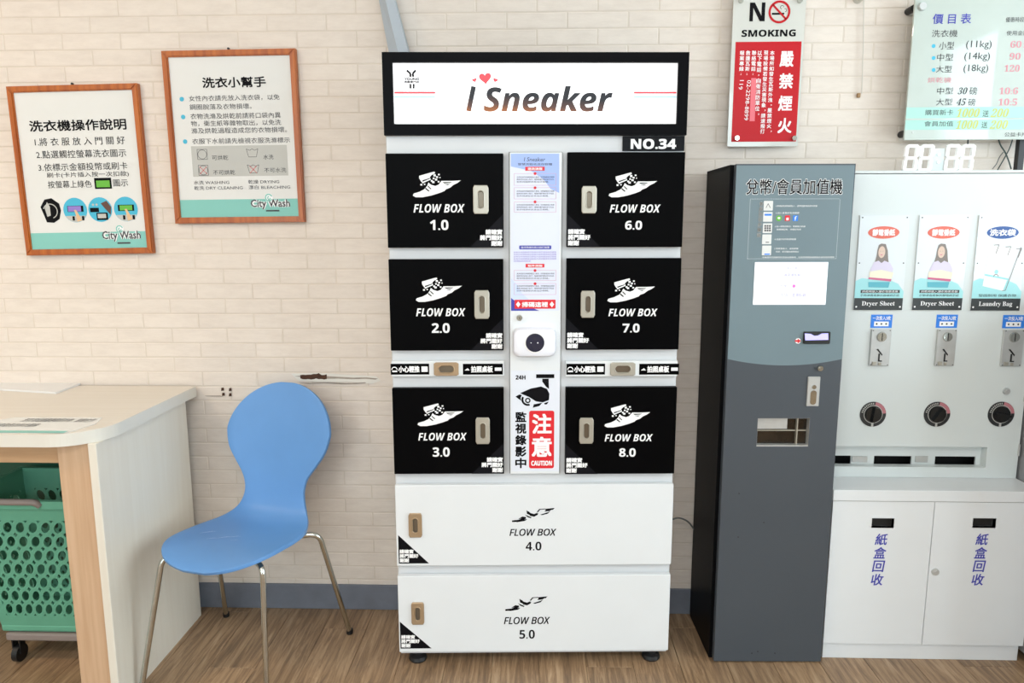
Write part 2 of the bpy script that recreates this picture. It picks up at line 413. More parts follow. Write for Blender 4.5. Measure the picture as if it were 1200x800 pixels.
for r in range(-19, 38):
    z = 1.05 + r*BH
    for c in range(-16, 20):
        x = -.6835 + c*BL + (0 if r % 2 else BL/2)
        if z+BH > CZ or x < LX or x+BL > RX: continue
        px, py = proj((x+BL/2, YW, z+BH/2))
        vis = -20 < px < 1215 and -10 < py < 690 and z > .095
        if 455 < px < 798 and py > 60: vis = False
        if 838 < px < 1215 and py > 205: vis = False
        if px < 215 and py > 452: vis = False
        if (15 < px < 165 and 110 < py < 290) or (205 < px < 345 and 70 < py < 250): vis = False
        if (862 < px < 935 and 5 < py < 165) or (px > 1085 and py < 160): vis = False
        (cand if vis else rest).append((x, z, (px-600)**2+(py-300)**2*.5))
cand.sort(key=lambda q: q[2]); rest += cand[300:]; cand = cand[:300]
for x, z, _ in cand:
    o = bpy.data.objects.new('brick', random.Random(x*91+z*17).choice(bvar)); COL.objects.link(o); o.parent = wall; o.location = (x, YW, z)
bm = NB()
for k, (x, z, _) in enumerate(rest):
    brick_geo(bm, x+J/2, x+BL-J/2, z+J/2, z+BH-J/2, YW, k)
obj('brick_courses', bm, m_brick, wall, kind='stuff')
random.seed(3)
bm = NB(); box(bm, LX, RX, YW-.010, YW-.0005, 0, .0965, .002); struct('baseboard_back', bm, m_base)
bm = NB(); box(bm, LX-.05, RX+.05, FY-.1, YW+.05, CZ, CZ+.06); struct('ceiling', bm, m_plaster)
bm = NB(); box(bm, LX-.1, LX, FY, YW+.05, -.08, CZ); struct('wall_left', bm, m_plaster)
def yzpanel(name, x0, x1, y0, y1, z0, z1, holes, m):
    bm = NB(); panel(bm, y0, y1, z0, z1, 0, x1-x0, holes)
    for v in bm.verts: v.co = Vector((x0+v.co.y, v.co.x, v.co.z))
    return struct(name, bm, m)
yzpanel('wall_right', RX, RX+.1, FY, YW+.05, -.08, CZ, [(-.9, -.19, .35, 2.70), (.10, .28, .35, 2.78), (.36, 2.0, .35, 2.82)], m_plaster)
bm = NB()
for y0, y1, z1 in ((-.9, -.19, 2.70), (.10, .28, 2.78), (.36, 2.0, 2.82)):
    for a, b, c, d in ((y0, y0+.03, .35, z1), (y1-.03, y1, .35, z1), (y0, y1, .35, .38), (y0, y1, z1-.03, z1)):
        box(bm, RX+.02, RX+.07, a, b, c, d)
struct('window_1', bm, m_steel)
bm = NB(); panel(bm, LX, RX, -.08, CZ, FY-.1, FY, [(.9, 1.8, 0, 1.85), (-3.2, 2.6, 1.9, 2.9), (-3.2, -1.8, .35, 1.85)]); struct('wall_front', bm, m_plaster)  # high and low-left openings added to let in extra daylight
bm = NB()  # unseen high front window, added for its light
for k in range(7): box(bm, -3.2+k*.96, -3.16+k*.96, FY-.08, FY-.03, 1.9, 2.9)
box(bm, -3.2, 2.6, FY-.08, FY-.03, 1.9, 1.94); box(bm, -3.2, 2.6, FY-.08, FY-.03, 2.86, 2.9); struct('added_window_2', bm, m_steel)
bm = NB(); panel(bm, -3.2, -1.8, .35, 1.85, FY-.08, FY-.03, [(-3.16, -2.52, .39, 1.81), (-2.48, -1.84, .39, 1.81)]); struct('added_window_3', bm, m_steel)  # unseen low front-left window, added to light the wall behind the chair
bm = NB(); box(bm, .9, 1.8, FY-.08, FY-.04, 0, 1.85); struct('door_1', bm, m_frame)
# ceiling lamps (fixtures of the two lights above; the long one is added fill)
for x, y, sx, sy, lab in ((-2.5, .75, .4, .4, 'square white ceiling lamp over the desk end'), (-.2, -.7, 2.45, .55, 'long white ceiling lamp, unseen, added to fill the middle of the room with light')):
    F = Frame(x, y); t = F.root('ceiling_lamp', lab, 'lamp'); t.location.z = 0
    bm = NB(); box(bm, -sx/2, sx/2, -sy/2, sy/2, CZ-.07, CZ-.001, .01); obj('housing', bm, m_white, t)
# wall damage
Wf = Frame(0, YW)
def wp(l, y=-.0035): return [Wf.loc(a, b, y) for a, b in l]
m_rot = mat('brown_rot', '4a3022', .9, var=.3, scale=60); m_crack = mat('grey_crack', 'a0958a', .9, var=.2, scale=40); m_peel = mat('peeled_edge', 'dedad2', .7, var=.05)
def dmg(bm):
    bm.each = True; top = [(352+i*3.1, 439.5-1.2*random.random()-(1.5 if 4 < i < 8 else 0)) for i in range(11)]
    bot = [(383-i*3.1, 443+1.8*random.random()) for i in range(11)]
    flat(bm, wp(top+bot), YW-.0042)
    for cx, cy in ((261, 456), (262, 462), (270, 456.5), (270, 462.5)):
        flat(bm, wp([(cx-1.5, cy-1.9), (cx+1.3, cy-2.2), (cx+1.6, cy+1.4), (cx-1.8, cy+1.8)]), YW-.0042)
ink(wall, 'rotten_patch', m_rot, dmg)
def crk(bm):
    bm.each = True
    P = [(345, 440.6), (352, 440), (384, 440.6), (400, 441.5), (415, 442.3), (430, 442), (443, 443.4), (440, 444.6), (428, 443.6), (412, 444.2), (396, 443.4), (380, 443.8), (360, 442.6)]
    flat(bm, wp(P), YW-.0040)
    P = [(349, 448), (365, 448.4), (385, 447.6), (405, 448.8), (428, 447.8), (429, 448.8), (415, 450), (400, 450.2), (380, 448.8), (362, 449.6)]
    flat(bm, wp(P), YW-.0040)
    flat(bm, wp([(240, 463.4), (258, 463.2), (262, 464.6), (242, 464.2)]), YW-.004)
ink(wall, 'crack', m_crack, crk)
def peel(bm):
    P = [(341, 437.6), (370, 436.4), (400, 438.4), (441, 440.6), (446, 446), (436, 449.6), (410, 447.4), (372, 447.4), (350, 446)]
    flat(bm, wp(P), YW-.0038)
ink(wall, 'peeled_paint', m_peel, peel)

# ------------------------------------------------------------------ framed notices
def photo_frame(quad, label, rails=.037):
    # quad px: tl,tr,br,bl on the wall plane
    tl, tr, br, bl = [Vector(Wf.loc(a, b, -.02)) for a, b in quad]
    w = ((tr-tl).length+(br-bl).length)/2; h = ((bl-tl).length+(br-tr).length)/2
    c = (tl+tr+br+bl)/4; ang = math.atan2((tr-tl+br-bl).y, (tr-tl+br-bl).x)*.75
    t = bpy.data.objects.new('framed_notice', None); COL.objects.link(t); t.location = (c.x, YW-.0225, c.y); t.rotation_euler = (0, -ang, 0)
    tag(t, label, 'notice', 'wood framed notices on the brick wall')
    W, H = w/2, h/2; s = .020
    def rail(P):
        bm = NB(); prism(bm, P, 0, .020)
        bmesh.ops.bevel(bm, geom=[e for e in bm.edges if all(abs(v.co.y) < 1e-6 for v in e.verts)], offset=.003, segments=2, affect='EDGES')
        obj('frame_rail', bm, m_frame, t)
    rail([(-W, -H), (-W+s, -H+s), (-W+s, H-s), (-W, H)]); rail([(W, -H), (W, H), (W-s, H-s), (W-s, -H+s)])
    rail([(-W, H), (-W+s, H-s), (W-s, H-s), (W, H)]); rail([(-W, -H), (W, -H), (W-s, -H+s), (-W+s, -H+s)])
    bm = NB(); box(bm, -W+s-.002, W-s+.002, .008, .018, -H+s-.002, H-s+.002); obj('sheet', bm, m_paper, t)
    bm = NB(); cyl(bm, 0, H+.004, .004, .006, .012, 10); obj('hanging_hook', bm, m_rubber, t)
    # sheet coordinates u,v in 0..1 (v down)
    A = lambda u, v: (-W+s+u*2*(W-s), H-s-v*2*(H-s))
    R = lambda u0, v0, u1, v1: (A(u0, 0)[0], A(u1, 0)[0], A(0, v1)[1], A(0, v0)[1])
    return t, A, R
def city_logo(t, R, A, u0, v0, u1, v1):
    ink(t, 'logo_halo', m_white, lambda bm: [text(bm, 'City Wash', R(u0, v0+.35*(v1-v0), u1, v1-.1*(v1-v0)), .0068, .0028, 0, 2), flat(bm, ell(*A((u0+u1)/2-.01, v0+.25*(v1-v0)), .014, .014, 20), .0069)])
    def f(bm):
        text(bm, 'City Wash', R(u0, v0+.35*(v1-v0), u1, v1-.1*(v1-v0)), .0062, .0005)
        flat(bm, rpts(*R(u0+.38*(u1-u0), v1-.06*(v1-v0), u0+.72*(u1-u0), v1+.02*(v1-v0))), .006)
    ink(t, 'logo_lettering', m_grey, f)
    c = A((u0+u1)/2-.01, v0+.25*(v1-v0))
    def g(bm):
        ring(bm, c[0], c[1], .009, .013, .0060, 20, 20, 330); ring(bm, c[0]+.001, c[1]-.001, .003, .006, .0058, 14, 90, 360)
    ink(t, 'logo_swirl', m_teal, g)

t, A, R = photo_frame(((8, 101.5), (163, 97), (177, 296), (30, 300)), 'orange wood framed notice with four round washing pictures, hanging lower on the left')
y = .0072
ink(t, 'teal_band', m_teal, lambda bm: flat(bm, rpts(*R(0, .893, 1, 1)), y+.0004))
def f(bm):
    text(bm, '洗衣機操作說明', R(.10, .175, .92, .245), y, .0008, 0, 3)
    text(bm, '1.將 衣 服 放 入 門 關 好', R(.13, .285, .895, .335), y)
    text(bm, '2.點選觸控螢幕洗衣圖示', R(.13, .365, .895, .415), y)
    text(bm, '3.依標示金額投幣或刷卡', R(.135, .447, .895, .495), y)
    text(bm, '刷卡(卡片插入按一次扣款)', R(.20, .505, .90, .542), y)
    text(bm, '按螢幕上綠色', R(.20, .558, .575, .605), y)
    text(bm, '圖示', R(.76, .558, .885, .602), y)
ink(t, 'lettering', m_black, f)
ink(t, 'green_button_picture', m_black, lambda bm: flat(bm, rpts(*R(.60, .545, .745, .615)), y))
m_grn = mat('green_print', '5fae33', .5, var=0); m_cyan = mat('cyan_print', '3fb0cf', .5, var=0); m_purp = mat('purple_print', '8d76c4', .5, var=0); m_skin = mat('skin_print', 'd9b48c', .5, var=0); m_brn = mat('brown_print', '5b3a30', .5, var=0)
ink(t, 'green_button_face', m_grn, lambda bm: flat(bm, rpts(*R(.615, .562, .73, .605)), y-.0004))
cs = [A(u, .748) for u in (.185, .41, .625, .845)]; r_ = .0415
def f(bm):
    bm.each = True
    for k in (1, 3): flat(bm, ell(*cs[k], r_, r_, 28), y+.0002)
    flat(bm, ell(*cs[2], r_, r_, 28), y-.0002)
ink(t, 'round_picture', m_cyan, f)
def f(bm):
    c = cs[0]; flat(bm, [(c[0]+x*r_, c[1]+z*r_) for x, z in ((-.7, .3), (-.3, .9), (.3, 1), (.9, .55), (1, 0), (.8, -.7), (.3, -1), (-.3, -.95), (-.5, -.3))], y+.0003)
    for k, sx in ((1, 1), (3, 1)):
        bm.cut(); c = cs[k]; flat(bm, rpts(c[0]-.65*r_, c[0]+.7*r_, c[1]-.15*r_, c[1]+.35*r_), y-.0001)
        for q in (-.2, .25, .6): flat(bm, rpts(c[0]+q*r_-.004, c[0]+q*r_+.004, c[1]-.85*r_, c[1]-.5*r_), y-.0002)
    bm.cut(); c = cs[2]; flat(bm, rpts(c[0]-.85*r_, c[0]-.1*r_, c[1]-.2*r_, c[1]+.15*r_), y-.0004); flat(bm, rpts(c[0]-.35*r_, c[0]+.6*r_, c[1]-.85*r_, c[1]-.25*r_), y-.0004)
ink(t, 'picture_dark', m_black, f)
def f(bm):
    c = cs[0]; flat(bm, [(c[0]+x*r_, c[1]+z*r_) for x, z in ((-.35, .2), (-.1, .7), (.1, .3), (.1, -.4), (-.2, -.5))], y-.0001)
    ring(bm, c[0]+.1*r_, c[1]-.05*r_, r_*.55, r_*.62, y-.0002, 20, -70, 160)
    for k in (1, 3): bm.cut(); c = cs[k]; flat(bm, ell(c[0], c[1]-.2*r_, .9*r_, .78*r_, 14, 200, 340), y+.00005)
    bm.cut(); c = cs[2]; flat(bm, rpts(c[0]-.25*r_, c[0]+.45*r_, c[1]-.7*r_, c[1]-.35*r_), y-.0006)
    flat(bm, ell(c[0]-.55*r_, c[1]+.4*r_, .004, .004, 10), y-.0006); flat(bm, ell(c[0]-.25*r_, c[1]+.4*r_, .004, .004, 10), y-.0006)
ink(t, 'picture_light', m_greylt, f)
ink(t, 'picture_purple', m_purp, lambda bm: flat(bm, rpts(cs[1][0]-.6*r_, cs[1][0]+.5*r_, cs[1][1]-.12*r_, cs[1][1]+.32*r_), y-.0003))
ink(t, 'picture_green', m_grn, lambda bm: flat(bm, rpts(cs[3][0]-.5*r_, cs[3][0]+.55*r_, cs[3][1]-.1*r_, cs[3][1]+.3*r_), y-.0003))
def f(bm):
    bm.each = True
    for k in (1, 3):
        c = cs[k]; flat(bm, [(c[0]+x*r_, c[1]+z*r_) for x, z in ((-.1, 0), (.08, .02), (.5, -.85), (.1, -.95), (-.0, -.3))], y-.0005)
ink(t, 'picture_finger', m_skin, f)
ink(t, 'picture_sleeve', m_brn, lambda bm: flat(bm, [(cs[2][0]+x*r_, cs[2][1]+z*r_) for x, z in ((.1, .5), (.6, .7), (.95, .2), (.85, -.45), (.4, .1))], y-.0006))
city_logo(t, R, A, .62, .845, .95, .97)

t, A, R = photo_frame(((191, 60), (349, 56), (354, 260), (203, 262)), 'orange wood framed notice of text with laundry care symbols, hanging nearest the locker')
ink(t, 'teal_band', m_teal, lambda bm: flat(bm, rpts(*R(0, .887, 1, 1)), y+.0004))
ink(t, 'symbol_panel', m_greylt, lambda bm: flat(bm, rpts(*R(.13, .548, .93, .74)), y+.0004))
def f(bm):
    text(bm, '洗衣小幫手', R(.265, .125, .79, .19), y, .0008, 0, 3)
ink(t, 'title_lettering', m_black, f)
def f(bm):
    for s, u0, v0, u1, v1 in (('女性內衣請先放入洗衣袋，以免', .145, .235, .895, .27), ('鋼圈脫落及衣物損壞。', .145, .288, .66, .322), ('衣物洗滌及烘乾前請將口袋內異', .145, .345, .895, .38),
        ('物，衛生紙等雜物取出，以免洗', .145, .39, .895, .425), ('滌及烘乾過程造成您的衣物損壞。', .145, .435, .94, .47), ('衣服下水前請先檢視衣服洗滌標示', .145, .50, .96, .535),
        ('可烘乾', .30, .607, .435, .637), ('水洗', .73, .607, .815, .637), ('不可烘乾', .30, .70, .485, .73), ('不可水洗', .73, .69, .915, .72),
        ('水洗 WASHING', .13, .765, .43, .79), ('乾洗 DRY CLEANING', .13, .80, .54, .825), ('乾燥 DRYING', .59, .765, .85, .79), ('漂白 BLEACHING', .59, .80, .94, .825)):
        text(bm, s, R(u0, v0, u1, v1), y)
    for v in (.60, .70):
        bm.cut(); c = A(.22, v); w = .0165
        strokeline(bm, [(c[0]-w, c[1]-w), (c[0]+w, c[1]-w), (c[0]+w, c[1]+w), (c[0]-w, c[1]+w), (c[0]-w, c[1]-w)], .0012, y)
        ring(bm, c[0], c[1], w-.0022, w-.001, y, 24)
        bm.cut(); c = A(.64, v-.005)
        strokeline(bm, [(c[0]-w*1.2, c[1]+w*.8), (c[0]-w*.8, c[1]-w*.8), (c[0]+w*.8, c[1]-w*.8), (c[0]+w*1.2, c[1]+w*.8), (c[0]+w*.5, c[1]+w*.5), (c[0], c[1]+w*.8), (c[0]-w*.5, c[1]+w*.5), (c[0]-w*1.2, c[1]+w*.8)], .0012, y)
ink(t, 'lettering', m_grey, f)
def f(bm):
    for u in (.22, .64):
        bm.cut(); c = A(u, .70); w = .012
        strokeline(bm, [(c[0]-w, c[1]-w), (c[0]+w, c[1]+w)], .0014, y-.0003); strokeline(bm, [(c[0]-w, c[1]+w), (c[0]+w, c[1]-w)], .0014, y-.0003)
ink(t, 'red_cross', m_red, f)
ink(t, 'bullet', m_cyan, lambda bm: [(bm.cut(), flat(bm, ell(*A(.085, v),   .0075, .0075, 16), y)) for v in (.255, .365, .518)])
city_logo(t, R, A, .60, .85, .93, .965)

# ------------------------------------------------------------------ locker
LF = Frame(-.4306, 2.1409, .0397); LW = .8684; LZ0, LZ1 = .0483, 1.6584
LK = LF.root('shoe_washing_locker', 'tall grey locker with black and white doors and a lit sign box on top', 'locker')
zc = lambda py, px=600: LF.loc(px, py)[1]
bm = NB(); box(bm, 0, LW, .012, .285, LZ0-.01, LZ1+.012, .002); obj('body', bm, m_locker, LK)
# front frame face, slightly proud strips between doors
def lrect(x0, y0, x1, y1, yl=0): return LF.rect(x0, y0, x1, y1, yl)
zt = zc(61.5); zb = zc(158.5)
a0, a1 = 0, LW
sg0 = LF.loc(461, 75)[0]
Lx0, Lx1, lz0, lz1 = lrect(461, 73.5, 793.5, 145.5)
bm = NB(); box(bm, -.002, LW+.002, .02, .285, zb, zt, .003)
sign = obj('sign_box', bm, m_signblk, LK)
bm = NB(); panel(bm, -.002, LW+.002, zb, zt, -.006, .02, [(Lx0, Lx1, lz0, lz1)]); obj('sign_frame', bm, m_signblk, sign)
bm = NB(); box(bm, Lx0, Lx1, .004, .012, lz0, lz1); obj('lit_panel', bm, m_lit, sign)
# sign lettering with a brown to black print
m_snk = bpy.data.materials.new('wood_tone_print'); m_snk.use_nodes = True
nt = m_snk.node_tree; b = nt.nodes['Principled BSDF']; tc = nt.nodes.new('ShaderNodeTexCoord'); sx = nt.nodes.new('ShaderNodeMapping')
sx.inputs['Rotation'].default_value = (0, .5, 0); gr = nt.nodes.new('ShaderNodeSeparateXYZ')
nt.links.new(tc.outputs['Generated'], sx.inputs['Vector']); nt.links.new(sx.outputs[0], gr.inputs[0])
mm = nt.nodes.new('ShaderNodeMath'); mm.operation = 'ADD'; nt.links.new(gr.outputs[0], mm.inputs[0]); nt.links.new(gr.outputs[2], mm.inputs[1])
rp = nt.nodes.new('ShaderNodeValToRGB'); nt.links.new(mm.outputs[0], rp.inputs['Fac'])
e = rp.color_ramp.elements; e[0].position = .12; e[0].color = lin('a2602f'); e[1].position = .95; e[1].color = lin('10141f'); x = e.new(.45); x.color = lin('5a3a32')
nt.links.new(rp.outputs[0], b.inputs['Base Color']); b.inputs['Roughness'].default_value = .5
def f(bm):
    strokeline(bm, [LF.loc(549, 130), LF.loc(555, 101)], .0135, .003)
    text(bm, SI('Sneaker'), lrect(567, 100.5, 718, 130.5), .0030, .0006, 0, 6)
ink(sign, 'lettering', m_snk, f)
def heart(cx, cz, s, tilt):
    P = []
    for i in range(28):
        q = 2*PI*i/28; x = 16*math.sin(q)**3/17; z = (13*math.cos(q)-5*math.cos(2*q)-2*math.cos(3*q)-math.cos(4*q))/17
        P.append((cx+s*(x*math.cos(tilt)-z*math.sin(tilt)), cz+s*(x*math.sin(tilt)+z*math.cos(tilt))))
    return P
m_heart = mat('coral_print', 'ee4a55', .5, var=0, emit=.25)
def f(bm):
    bm.each = True
    for px, py, s, tl in ((568.5, 91, .0185, .1), (556, 93.5, .007, .35), (580.5, 93.5, .007, -.35)):
        flat(bm, heart(*LF.loc(px, py), s, tl), .0032)
    for x0, x1 in ((462, 510), (743, 793)):
        flat(bm, rpts(*lrect(x0, 107.1, x1, 109.4)), .0032)
ink(sign, 'hearts_and_red_lines', m_heart, f)
m_pale = mat('pale_blue_line', 'a9d2e6', .5, var=0, emit=.45)
ink(sign, 'pale_blue_line', m_pale, lambda bm: [(bm.cut(), flat(bm, rpts(*lrect(x0, 112.4, x1, 114.4)), .0032)) for x0, x1 in ((462, 510), (743, 793))])
def f(bm):
    P = lambda *q: [LF.loc(a, b) for a, b in q]
    strokeline(bm, P((476.5, 82), (480.8, 86), (480.8, 89.8)), .0055, .003); strokeline(bm, P((487, 82), (482.8+.6, 86), (484.2, 89.8)), .0055, .003)
    strokeline(bm, P((480.8, 98), (480.8, 103.5)), .005, .003); strokeline(bm, P((484.6, 98), (484.6, 103.5)), .005, .003)
ink(sign, 'emblem', m_black, f)
ink(sign, 'emblem_lettering', m_grey, lambda bm: [text(bm, 'YOUNG', lrect(473.5, 90.8, 491, 93.8), .003, .0005), text(bm, '洗鞋專門店', lrect(473.5, 94.2, 491, 97), .003, .0003)])
# number plate
pr = lrect(730, 159, 803, 176.5)
bm = NB(); box(bm, pr[0], LW, .006, .012, pr[2], pr[3], .001); npl = obj('number_plate', bm, mat('charcoal_plate', '131418', .4, spec=.1), LK)
ink(npl, 'lettering', m_white, lambda bm: text(bm, SB('NO.34'), lrect(739.5, 162.3, 793, 174.3), .0055, .0008, 0, 6))

def shoe_logo(bm, bx, yv):
    """winged shoe drawn in a unit box (0..100 x 0..62, y down)"""
    a0, a1, z0, z1 = bx
    Q = lambda L: [(a0+u/100*(a1-a0), z1-v/62*(z1-z0)) for u, v in L]
    flat(bm, Q([(2, 52), (0, 57), (6, 61), (20, 61), (38, 57), (55, 51), (66, 46), (69, 42), (78, 38), (84, 32), (93, 27), (100, 21), (82, 22), (60, 22), (54, 31), (47, 34), (38, 31), (33, 26), (30, 34), (24, 42), (14, 48)]), yv)
    flat(bm, Q([(14, 10), (42, 1), (46, 0), (47, 4), (40, 8), (36, 13), (38, 19), (28, 24), (21, 28), (17, 22), (14, 16)]), yv)
    for u, v, r in ((46, 9, 2.4), (51, 13, 2), (55, 7, 1.8), (49, 19, 2.2), (54, 24, 1.8), (43, 25, 2.4), (44, 16, 1.8), (18, 31, 2), (25, 30, 1.4), (57, 14, 1.2), (40, 22, 2)):
        flat(bm, Q([(u-r, v-r), (u+r, v-r), (u+r, v+r), (u-r, v+r)]), yv)
def shoe_cut(bm, bx, yv):
    a0, a1, z0, z1 = bx
    Q = lambda L: [(a0+u/100*(a1-a0), z1-v/62*(z1-z0)) for u, v in L]
    for L in ([(62, 25), (82, 25), (78, 27), (66, 28)], [(65, 30), (78, 29.5), (73, 32)], [(32, 33), (39, 41), (37, 42), (31, 35)], [(27, 38), (35, 46), (33, 47.5), (26, 41)], [(20, 21), (36, 15), (36, 17), (21, 24)]):
        flat(bm, Q(L), yv)
STK = [('請確實', 0), ('將門關好', 1), ('謝謝', 2)]
def corner_sticker(parent, r, side, tri, cell, base_y, m):
    """triangular sticker in a lower corner; r = door rect"""
    a0, a1, z0, z1 = r; tw, th = tri
    P = [(a1, z0), (a1, z0+th), (a1-tw, z0)] if side == 'R' else [(a0, z0), (a0+tw, z0), (a0, z0+th)]
    s = ink(parent, 'corner_sticker', m, lambda bm: flat(bm, P, base_y-.0004))
    def f(bm):
        for t_, k in STK:
            n = len(t_); ztop = z0+.0035+cell*(3-k); zb_ = ztop-cell*.92
            if side == 'R': text(bm, t_, (a1-.0035-n*cell+(-.0*cell), a1-.0035, zb_, ztop), base_y-.0009, cell*.045, 0, 2)
            else: text(bm, t_, (a0+.0035, a0+.0035+n*cell, zb_, ztop), base_y-.0009, cell*.045, 0, 2)
    ink(parent, 'sticker_lettering', m_white, f)
def latch(parent, r, m, horiz=False):
    a0, a1, z0, z1 = r; cx, cz, w, h = (a0+a1)/2, (z0+z1)/2, a1-a0, z1-z0
    bm = NB()
    if horiz: latch_plate(bm, cx, cz, w, h, -.013, -.0085, w*.58, h*.50, .010)
    else: latch_plate(bm, cx, cz, w, h, -.0150, -.0085, w*.36, h*.58, .0060)
    o = obj('latch', bm, [m, m_recess_shade], parent, smooth=False)
    return o

# black doors: (number, px rect of the door, side, px rect latch, logo px rect, text px rect, num rect)
doors = [
 ('1.0', (451.5, 180, 590, 290), 'R', (554.5, 217, 572.5, 250.5), (483.5, 201, 540, 231.5), (484.5, 239, 544.5, 249), (504, 257.5, 525.5, 269.5)),
 ('2.0', (453.5, 303.5, 590, 410), 'R', (556, 340, 573.5, 373.3), (487, 325, 541.5, 354), (487.5, 361, 545.5, 370.5), (506, 378.5, 527, 390)),
 ('3.0', (458, 454, 590.5, 554), 'R', (557.5, 489, 574, 519.7), (489, 472.5, 543, 499.5), (490, 507, 547, 516), (507, 524, 527, 535)),
 ('6.0', (664.3, 178.5, 803, 289.3), 'L', (681.5, 218, 699, 250), (713.5, 202, 770, 231.5), (714.5, 239.5, 774, 249), (732.5, 258.5, 752.5, 269)),
 ('7.0', (663.3, 302.3, 800, 409), 'L', (680.5, 340.5, 697, 372), (712, 326, 767.5, 354.5), (713, 361.5, 770.5, 370.5), (729.5, 379, 749.5, 389.5)),
 ('8.0', (662.3, 453, 796, 554), 'L', (678.8, 489.3, 695.3, 519.3), (708.5, 473.5, 762, 501), (708.5, 508.5, 765, 517), (725.5, 525, 745, 535)),
]
GZ = []
for num, dr, side, lr, sr, tr, nr in doors:
    a0, a1, z0, z1 = lrect(*dr, 0)
    if side == 'R': a0 = .0005
    else: a1 = LW-.0005
    bm = NB(); box(bm, a0, a1, -.0085, .010, z0, z1, .0012)
    d = obj('door', bm, m_doorblk, LK, label='black locker door numbered %s' % num)
    latch(d, lrect(*lr, -.01), m_nickel)
    bx = lrect(*sr, -.009)
    def f(bm):
        shoe_logo(bm, bx, -.0089); text(bm, SI('FLOW BOX'), lrect(*tr, -.009), -.0089, 0, 0, 4); text(bm, SB(num), lrect(*nr, -.009), -.0089, .0003, 0, 4)
    ink(d, 'lettering', m_white, f)
    ink(d, 'logo_detail', m_doorblk, lambda bm: shoe_cut(bm, bx, -.0093))
    corner_sticker(d, (a0, a1, z0, z1), side, (.100, .098), .0165, -.0085, m_doorsh)
for x0, x1, lx0, lx1, lm, lab, sgn in ((457, 590.5, 508.5, 537.5, m_brassy, 'slim drawer with a tan latch', 'R'), (663, 797, 715, 744.5, m_nickel, 'slim drawer with a grey nickel latch', 'L')):
    a0, a1, z0, z1 = lrect(x0, 422.5, x1, 440.5)
    if sgn == 'R': a0 = .0005
    else: a1 = LW-.0005
    bm = NB(); box(bm, a0, a1, -.004, .010, z0, z1, .001); d = obj('drawer', bm, m_drawer, LK, label=lab)
    r_ = lrect(lx0, 424.5, lx1, 440, -.006)
    bm = NB(); latch_plate(bm, (r_[0]+r_[1])/2, (r_[2]+r_[3])/2, r_[1]-r_[0], r_[3]-r_[2], -.0095, -.004, (r_[1]-r_[0])*.6, (r_[3]-r_[2])*.5, .005); obj('latch', bm, [lm, m_recess_shade], d)
    for s, (p0, p1), k in (('小心輕推', (x0+.8, x0+46), 0), ('拍照桌板', (x1-48, x1-1.3), 1)):
        q = lrect(p0, 426, p1, 438.8, -.004)
        lb = ink(d, 'label_strip', m_doorblk, lambda bm: flat(bm, rpts(*q), -.0045))
        W_ = q[1]-q[0]; H_ = q[3]-q[2]
        def f(bm):
            u0 = q[0]+W_*.20
            text(bm, s, (u0, u0+W_*.55, q[2]+H_*.2, q[3]-H_*.2), -.0049, .0007)
            if k == 0:
                ring(bm, q[0]+W_*.1, q[2]+H_*.45, H_*.2, H_*.28, -.0049, 14, 0, 180); flat(bm, rpts(q[0]+W_*.04, q[0]+W_*.17, q[2]+H_*.24, q[2]+H_*.38), -.0049)
                flat(bm, rpts(q[1]-W_*.20, q[1]-W_*.04, q[2]+H_*.25, q[3]-H_*.25), -.0049)
            else:
                flat(bm, [(q[0]+W_*.04, q[2]+H_*.4), (q[0]+W_*.17, q[2]+H_*.4), (q[0]+W_*.12, q[2]+H_*.6)], -.0049); flat(bm, rpts(q[1]-W_*.2, q[1]-W_*.03, q[2]+H_*.35, q[3]-H_*.35), -.0049)
        ink(d, 'strip_lettering', m_white, f)
